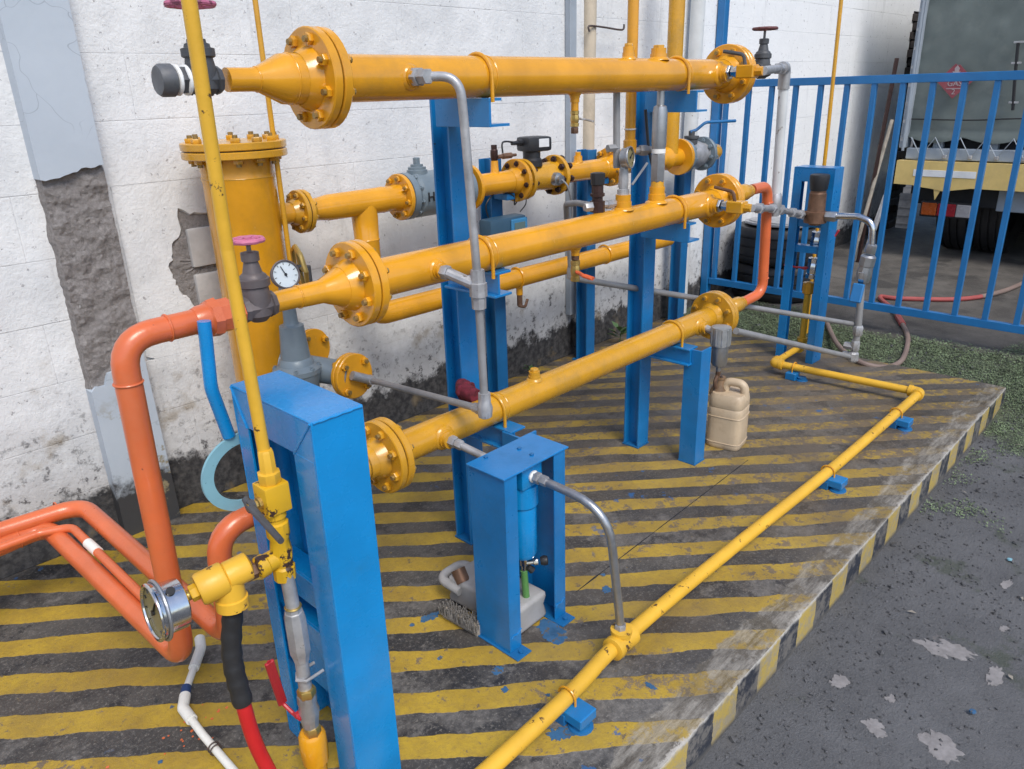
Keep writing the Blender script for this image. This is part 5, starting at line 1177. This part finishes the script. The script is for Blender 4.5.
# ================================================================ TYRES, TRUCK
def tyre(bm, c, d, R, w_, rin):
    c = V(c); d = V(d).normalized(); prof = [(-w_ * .38, rin), (-w_ * .5, rin + (R - rin) * .35), (-w_ * .49, R * .93), (-w_ * .40, R * .985)]
    for g in (-.25, 0, .25):
        prof += [(w_ * (g - .1), R), (w_ * (g - .03), R), (w_ * (g - .025), R * .968), (w_ * (g + .025), R * .968), (w_ * (g + .03), R)]
    prof += [(w_ * .40, R * .985), (w_ * .49, R * .93), (w_ * .5, rin + (R - rin) * .35), (w_ * .38, rin)]
    lathe(bm, c, d, prof, 40, (False, False)); lathe(bm, c, d, [(-w_ * .38, rin), (0, rin * .95), (w_ * .38, rin)], 40, (False, False)); return bm
for i, (lab, z, x, y) in enumerate((('black tyre lying on the ground beneath another, behind the fence', .165, 5.72, 2.60), ('black tyre lying on top of another one behind the fence', .445, 5.70, 2.60))):
    solo('tyre', lab, 'tyre', tyre(B(), (x, y, z), (.02, .03 * (1 - i), 1), .345, .27, .19), 'black', 'stacked tyres behind the fence')
solo('steel_lid', 'grey metal lid lying on the stacked tyres behind the fence', 'lid', lathe(B(), (5.70, 2.6, .585), (.05, 0, 1), [(0, .26), (.006, .27), (.02, .27), (.024, .24), (.03, .24)], 36), 'galv')

TX = 7.7; YL, YR = 2.44, -.1
tr = thing('cargo_truck', 'parked truck with grey green tarpaulin seen from behind through the fence', 'truck', (TX, 1.2, .03))
bm = B(); nx, nz = 70, 60; g = []
for i in range(nx + 1):
    r_ = []
    for j in range(nz + 1):
        y = YL - .03 + (YR - YL + .06) * i / nx; z = 1.10 + 1.64 * j / nz
        z -= 0 if j else (.05 * abs(math.sin(i * .24)) - .02)
        x = TX + .035 * noise.noise(V((y * 1.7, z * .8, 3))) + .02 * noise.noise(V((y * 5, z * 2.5, 8))) + .012 * abs(noise.noise(V((y * 4 + z * 5, y * 3 - z * 2, 4)))) + .006 * noise.noise(V((y * 14, z * 8, 1))) - (.02 if j < 2 else 0)
        r_.append(bm.verts.new((x, y, z)))
    g.append(r_)
for i in range(nx):
    for j in range(nz): bm.faces.new((g[i][j], g[i + 1][j], g[i + 1][j + 1], g[i][j + 1]))
tp = part('tarpaulin', bm, 'tarp', tr, sharp=80)
bm = B(); box(bm, (TX + .06, YR, 1.10), (TX + 3.2, YL - .02, 2.75), .03); part('cargo_cover', bm, 'tarp', tr)
bm = B(); box(bm, (TX - .05, YL - .045, 1.02), (TX + .10, YL + .012, 2.74), .008); tube(bm, [(TX - .06, YL - .03, 1.0), (TX - .06, YL - .02, 2.0), (TX - .06, YL - .015, 2.7)], .012, n=8); part('edge_strip', bm, 'tarpedge', tr)
bm = B()
for k in range(11): lathe(bm, (TX - .05, YL - .012, 1.1 + k * .15), (-1, 0, 0), [(0, .016), (.012, .016)], 8)
part('eyelet', bm, 'galv', tr)
bm = B(); sweep(bm, smoothpath([(TX - .045, YL - .06, 1.27), (TX - .05, 1.9, 1.262), (TX - .045, 1.5, 1.275), (TX - .05, .9, 1.26), (TX - .045, YR, 1.27)]), .006, 6); part('seam', bm, 'chassis', tp)
bm = B(); sweep(bm, smoothpath([(TX - .06, 1.66, 1.85), (TX - .062, 1.635, 1.6), (TX - .06, 1.605, 1.34)]), .012, 6); part('slit', bm, 'chassis', tp)
bm = B()
for yy, z in ((1.66, 1.855), (1.65, 1.70), (1.615, 1.40)): box(bm, (TX - .07, yy - .04, z - .008), (TX - .055, yy + .03, z + .008), .002)
part('strap', bm, 'galv', tp)
bm = B(); box(bm, (TX - .02, YR, .925), (TX + .3, YL - .05, 1.022), .006); part('bed_sill', bm, 'truckgrey', tr)
bm = B(); box(bm, (TX + .10, YR, 1.02), (TX + .2, YL - .06, 1.12)); part('sill_gap', bm, 'chassis', tr)
for yy in (2.15, 1.72, 1.2, .6): part('stake', box(B(), (TX + .03, yy - .04, 1.02), (TX + .09, yy + .04, 1.13), .003), 'truckgrey', tr)
bm = B(); pts = []
for k in range(14): pts.append((TX - .04, YL - .08 - k * .10, 1.115 if k % 2 == 0 else .955))
sweep(bm, pts, .007, 6); part('lashing_rope', bm, 'tarpedge', tr)
bm = B()
for k in range(1, 14, 2): box(bm, (TX - .05, YL - .08 - k * .10 - .015, .94), (TX - .02, YL - .08 - k * .10 + .015, .972), .004)
part('rope_hook', bm, 'galv', tr)
bm = B(); poly = [(YL, .915), (YL, .708), (2.28, .704), (2.20, .690), (2.12, .682), (2.02, .664), (1.99, .668), (1.8, .700), (YR, .695), (YR, .915)]
f0_ = [bm.verts.new((TX - .075, y, z)) for y, z in poly]; f1_ = [bm.verts.new((TX + .05, y, z)) for y, z in poly]; bm.faces.new(f0_); bm.faces.new(f1_[::-1]); bridge(bm, f0_, f1_)
be = part('bumper_beam', bm, 'truckyel', tr)
part('reflector', box(B(), (TX - .079, 1.78, .785), (TX - .0755, 2.285, .842), .001), 'plate', be)
bm = B(); f0_ = [bm.verts.new((TX - .07, y, z)) for y, z in ((2.10, .690), (2.03, .690), (2.075, .585))]; f1_ = [bm.verts.new((x.co.x + .01, x.co.y, x.co.z)) for x in f0_]; bm.faces.new(f0_); bm.faces.new(f1_[::-1]); bridge(bm, f0_, f1_); part('torn_flap', bm, 'truckyel', be)
# diamond hazard sign
sc_ = V((TX - .075, 2.07, 1.578)); t2 = B(); hw_ = .142
poly = [(hw_, 0), (hw_ * .12, hw_ * .95), (-hw_ * .05, hw_ * .86), (-hw_ * .12, hw_ * .9), (-hw_, .0), (0, -hw_)]
f0_ = [t2.verts.new(sc_ + V((0, y, z))) for y, z in poly]; f1_ = [t2.verts.new(sc_ + V((.004, y, z))) for y, z in poly]; t2.faces.new(f0_); t2.faces.new(f1_[::-1]); bridge(t2, f0_, f1_)
sg = part('hazard_sign', t2, 'signred', tr)
nrm = (-1, 0, 0)
text('GAS', .062, .0012, 'signwhite', sg, face_to(sc_ + V((-.0016, 0, -.022)), nrm)); text('2', .062, .0012, 'signwhite', sg, face_to(sc_ + V((-.0016, 0, -.088)), nrm))
bm = B(); fl = [(0, .045), (.022, .02), (.016, -.01), (.03, .0), (.02, -.035), (-.02, -.035), (-.03, .0), (-.014, -.005), (-.018, .02)]
q = sc_ + V((-.0028, 0, .078)); f0_ = [bm.verts.new(q + V((0, -a, b))) for a, b in fl]; f1_ = [bm.verts.new(q + V((.002, -a, b))) for a, b in fl]; bm.faces.new(f0_); bridge(bm, f0_, f1_); part('flame_mark', bm, 'signwhite', sg)
bm = B(); box(bm, (sc_.x - .0022, sc_.y - .06, sc_.z - .065), (sc_.x - .0004, sc_.y + .06, sc_.z - .059)); box(bm, (sc_.x - .0022, sc_.y - .1, sc_.z + .018), (sc_.x - .0004, sc_.y + .1, sc_.z + .023)); part('sign_line', bm, 'signwhite', sg)
# lamps, flaps, undercarriage
bm = B(); box(bm, (TX - .01, 1.76, .425), (TX + .03, 2.20, .565), .006); lm = part('lamp_housing', bm, 'chassis', tr)
for y0, y1, m in ((2.06, 2.185, 'lampo'), (1.905, 2.055, 'lampr'), (1.785, 1.90, 'lampw')): part('tail_lamp', box(B(), (TX - .025, y0, .44), (TX - .008, y1, .55), .006), m, lm)
bm = B(); box(bm, (TX - .01, 2.25, .30), (TX + .0, 2.39, .62), .002)
for k in range(4): box(bm, (TX - .018, 2.255, .34 + k * .075), (TX - .01, 2.385, .35 + k * .075))
part('splash_guard', bm, 'capmet', tr)
bm = B(); box(bm, (TX + .1, 1.30, .50), (TX + .35, 1.62, .68), .006); part('tool_box', bm, 'truckgrey', tr)
bm = B(); box(bm, (TX + .12, YR, .52), (TX + 3.2, YL - .1, .70)); box(bm, (TX + 1.6, YR, .10), (TX + 3.2, YL - .1, .52)); box(bm, (TX + .2, .9, .35), (TX + 1.6, 1.1, .52)); part('chassis', bm, 'chassis', tr)  # the low full-width box is added to block light behind the wheels
cyl_ = B(); cyl(cyl_, (TX + .85, 2.2, .47), (TX + .85, YR, .47), .09, n=12); part('axle', cyl_, 'chassis', tr)
for yy in (2.02, 1.70, .62, .30):
    wh = part('wheel', tyre(B(), (TX + .75, yy, .03 + .44), (0, 1, 0), .44, .26, .24), 'black', tr)
    bm = B(); lathe(bm, (TX + .75, yy, .47), (0, 1, 0), [(-.06, .24), (-.05, .2), (.0, .16), (.05, .2), (.06, .24)], 24); part('rim', bm, 'chassis', wh)

# ================================================================ HOSE, WEEDS, LITTER, GROUND COVER
def onground(pts, h=.015): return [V((p[0], p[1], gz(p[0], p[1]) + h if p[0] > 4.6 else max(.0, 0) + h)) for p in pts]
hpts = [(5.5677, 2.1884, 0.03), (5.1614, 1.9573, 0.02), (4.7801, 1.7207, 0.02), (4.5643, 1.5117, 0.01), (4.621, 1.3888, -0.01), (4.8309, 1.3481, -0.02), (5.1111, 1.4065, 0), (5.4045, 1.5362, 0.02), (5.7466, 1.7201, 0.04), (6.0259, 1.9039, 0.05), (6.07, 1.7732, 0.05), (6.3178, 1.4278, 0.05), (6.7168, 1.2554, 0.05), (7.4397, 1.1312, 0.05), (8.3651, 0.8579, 0.05)]
hs = smoothpath([V((p[0], p[1], max(p[2], gz(p[0], p[1]) + .016 if p[0] > 4.62 else .016))) for p in hpts], 8)
t = thing('garden_hose', 'dusty brown and red hose looping on the ground by the fence', 'hose', hs[40])
bm = B(); sweep(bm, hs[:66], .0155, 10); sweep(bm, hs[92:], .0175, 10); part('hose', bm, 'hosegr', t)
bm = B(); sweep(bm, hs[65:93], .0165, 10); part('red_length', bm, 'hosered', t)
bm = B(); sweep(bm, hs[56:61], .021, 10); part('red_joint', bm, 'hosered', t)

def leafquad(bm, p, d, l, w_):
    d = V(d).normalized(); s = d.cross(V((0, 0, 1)));
    s = s.normalized() if s.length > .05 else V((1, 0, 0))
    m_ = p + d * l * .5 + V((0, 0, l * .12)); e_ = p + d * l
    a = bm.verts.new(p); b = bm.verts.new(m_ + s * w_ * .5); c = bm.verts.new(e_); e2_ = bm.verts.new(m_ - s * w_ * .5)
    bm.faces.new((a, b, c, e2_))
for lab, x, y, k in (('leafy green weed at the foot of the cream downpipe', 3.98, 2.86, 1.0), ('tiny weed sprouting from the wall foot between the blue wall posts', 3.15, 2.92, .55)):
    bm = B(); rr = random.Random(int(x * 100))
    for i in range(9):
        a = rr.uniform(0, 2 * PI); leafquad(bm, V((x, y, .02 + .07 * k * rr.random())), (math.cos(a), math.sin(a), rr.uniform(.3, 1.2)), .10 * k * rr.uniform(.6, 1.1), .045 * k)
    w_ = thing('weed', lab, 'plant', (x, y, 0)); part('leaves', bm, 'leafg', w_)
    bm = B(); cyl(bm, (x, y, 0), (x + .01, y - .01, .12 * k), .004, .002, 6); part('stem', bm, 'leafg', w_)
rr = random.Random(3)
def moss_w(x, y):
    n = noise.fractal(V((x * 1.6, y * 1.6, 5)), .7, 2, 4); n2 = noise.noise(V((x * 5, y * 5, 2)))
    d = -1.2
    if 4.69 < x < 5.6: d = .62
    elif 3.2 < x <= 4.69 and y < .74: d = -.45 + .95 * (x - 3.2) / 1.4
    if x > 5.15: d -= .9 * (x - 5.15) / .3
    return d + n * .8 + n2 * .25
bm = B(); cnt = 0
while cnt < 110000:
    x, y = rr.uniform(3.2, 5.6), rr.uniform(-1.8, 2.85)
    if x < 4.70 and y > .735: continue
    if moss_w(x, y) < rr.random() * .7: continue
    a = rr.uniform(0, 2 * PI); s = rr.uniform(.005, .013)
    leafquad(bm, V((x, y, gz(x, y) + rr.uniform(0, .010))), (math.cos(a), math.sin(a), rr.uniform(.05, .9)), s, s * .7); cnt += 1
stuff('moss', bm, 'moss', 'low green moss and weeds spreading over the ground before the fence', 'ground cover')
bm = B(); n_ = 0
while n_ < 6000:
    x, y = rr.uniform(.9, 5.2), rr.uniform(-1.2, 2.85)
    if x < 4.67 and y > .73: continue
    edge = max(0, 1 - abs(y - .70) / .5) if x < 4.6 else .6
    if rr.random() > .12 + .5 * edge + .3 * noise.noise(V((x * 2, y * 2, 11))): continue
    s = rr.uniform(.0025, .007) * (1 + (rr.random() > .96) * 1.2); c = V((x, y, gz(x, y) + s * .3)); q = Quaternion((rr.random(), rr.random(), rr.random()), rr.uniform(0, 6))
    vs = [bm.verts.new(c + q @ V(o_) * s * rr.uniform(.7, 1.3)) for o_ in ((1, 0, 0), (-1, 0, 0), (0, 1, 0), (0, -1, 0), (0, 0, .7), (0, 0, -.7))]
    for a, b, e3 in ((0, 2, 4), (2, 1, 4), (1, 3, 4), (3, 0, 4), (2, 0, 5), (1, 2, 5), (3, 1, 5), (0, 3, 5)): bm.faces.new((vs[a], vs[b], vs[e3]))
    n_ += 1
stuff('gravel', bm, 'pebble', 'loose dark gravel scattered over the worn asphalt', 'gravel')
def splash(bm, cx_, cy_, R, el, zf, n=3, h=.0015):
    for b_ in range(n):
        ox, oy = cx_ + rr.uniform(-.6, .6) * R * (n > 1), cy_ + rr.uniform(-.6, .6) * R * el * (n > 1); ph = rr.uniform(0, 9)
        cur, low_ = [], []
        for i in range(48):
            a = 2 * PI * i / 48; r_ = R * (.72 + .42 * noise.noise(V((math.cos(a) * 2.2 + ph, math.sin(a) * 2.2, ph))) + rr.uniform(-.035, .035) + .16 * noise.noise(V((math.cos(a) * 4 + ph, math.sin(a) * 6, 1))))
            px_, py_ = ox + r_ * math.cos(a), oy + r_ * math.sin(a) * el
            low_.append(bm.verts.new((px_, py_, zf(px_, py_) - .003))); cur.append(bm.verts.new((ox + (px_ - ox) * .93, oy + (py_ - oy) * .93, zf(px_, py_) + h + .0004 * b_)))
        bridge(bm, low_, cur); bm.faces.new(cur)
bm = B()
for (cx_, cy_), R, el in (((2.0224, 0.5922), .030, 1.0), ((2.3939, 0.4017), .040, 2.0), ((2.3563, 0.2267), .045, .6), ((1.9349, 0.2834), .06, 1.0), ((1.9099, 0.4489), .025, 1.4), ((2.06, 0.4504), .02, .6), ((2.906, 0.3264), .035, .5), ((2.6272, 0.2737), .018, .7)):
    splash(bm, cx_, cy_, R, el, gz)
stuff('dried_cement', bm, 'cement', 'pale splashes of dried cement on the asphalt', 'cement splashes')
flat0 = lambda x, y: 0.0
bm = B()
for (cx_, cy_), R, el, n in (((1.491, 1.2896), .05, 1.0, 3), ((1.4858, 0.9313), .012, 2.4, 1), ((1.2446, 1.3095), .02, 1, 2), ((1.1593, 1.4689), .012, .8, 1), ((1.2666, 1.6306), .03, .7, 2), ((1.1966, 1.2298), .016, 1, 1), ((1.7639, 1.2939), .02, 1, 2), ((0.5183, 1.8864), .008, 1, 1), ((0.4142, 1.72), .009, 1, 1), ((1.1777, 1.0076), .03, 1, 2), ((1.8237, 1.3565), .012, 1, 1), ((1.2644, 1.1255), .009, 1, 1), ((1.2004, 1.6525), .012, 1, 1)):
    splash(bm, cx_, cy_, R, el, flat0, n, .0012)
stuff('blue_paint_drips', bm, 'drip', 'dried drips of blue paint on the striped platform', 'paint drips')
bm = B(); c0 = V((0.4937, 1.749, 0))
for i in range(22):
    x, y = c0.x + rr.gauss(0, .07), c0.y + rr.gauss(0, .045); splash(bm, x, y, rr.uniform(.002, .006), 1, flat0, 1, .001)
stuff('orange_paint_drips', bm, 'orange', 'dried flecks of orange paint on the platform by the white drain pipe', 'paint drips')
bm = B()
for i in range(36):
    x, y = rr.uniform(1.2, 4.8), rr.uniform(-1, .70); a = rr.uniform(0, 6.3)
    leafquad(bm, V((x, y, gz(x, y) + .006)), (math.cos(a), math.sin(a), .1), rr.uniform(.02, .05), rr.uniform(.006, .015))
stuff('leaf_litter', bm, 'wood', 'small dry leaves and straws scattered on the asphalt', 'leaf litter')
for lab, p, m in (('teal plastic scrap on the asphalt near the right edge', (3.0813, 0.3606, -0.128), 'cyan'), ('light blue scrap of plastic on the asphalt at lower right', (2.1487, 0.2506, -0.128), 'bluelt')):
    bm = B(); c = V(p); lathe(bm, c + V((0, 0, -.006)), (.1, .1, 1), [(0, .007), (.002, .010), (.007, .009), (.008, .006)], 9); solo('plastic_scrap', lab, 'scrap', bm, 'drip' if m == 'bluelt' else m)
# dark joint sawn across the platform
bm = B(); a, b = V((2.9639, 1.398, 0)), V((1.6852, 1.3661, 0)); jp = [a.lerp(b, i / 24) + V((noise.noise(V((i, 0, 0))) * .006, noise.noise(V((0, i, 0))) * .006, .0012)) for i in range(25)]
sweep(bm, [p + V((0, 0, -.002)) for p in jp], [.0022 + .0028 * noise.noise(V((i * 1.7, 3, 0))) for i in range(25)], 6); struct('slab_joint', bm, 'chassis')
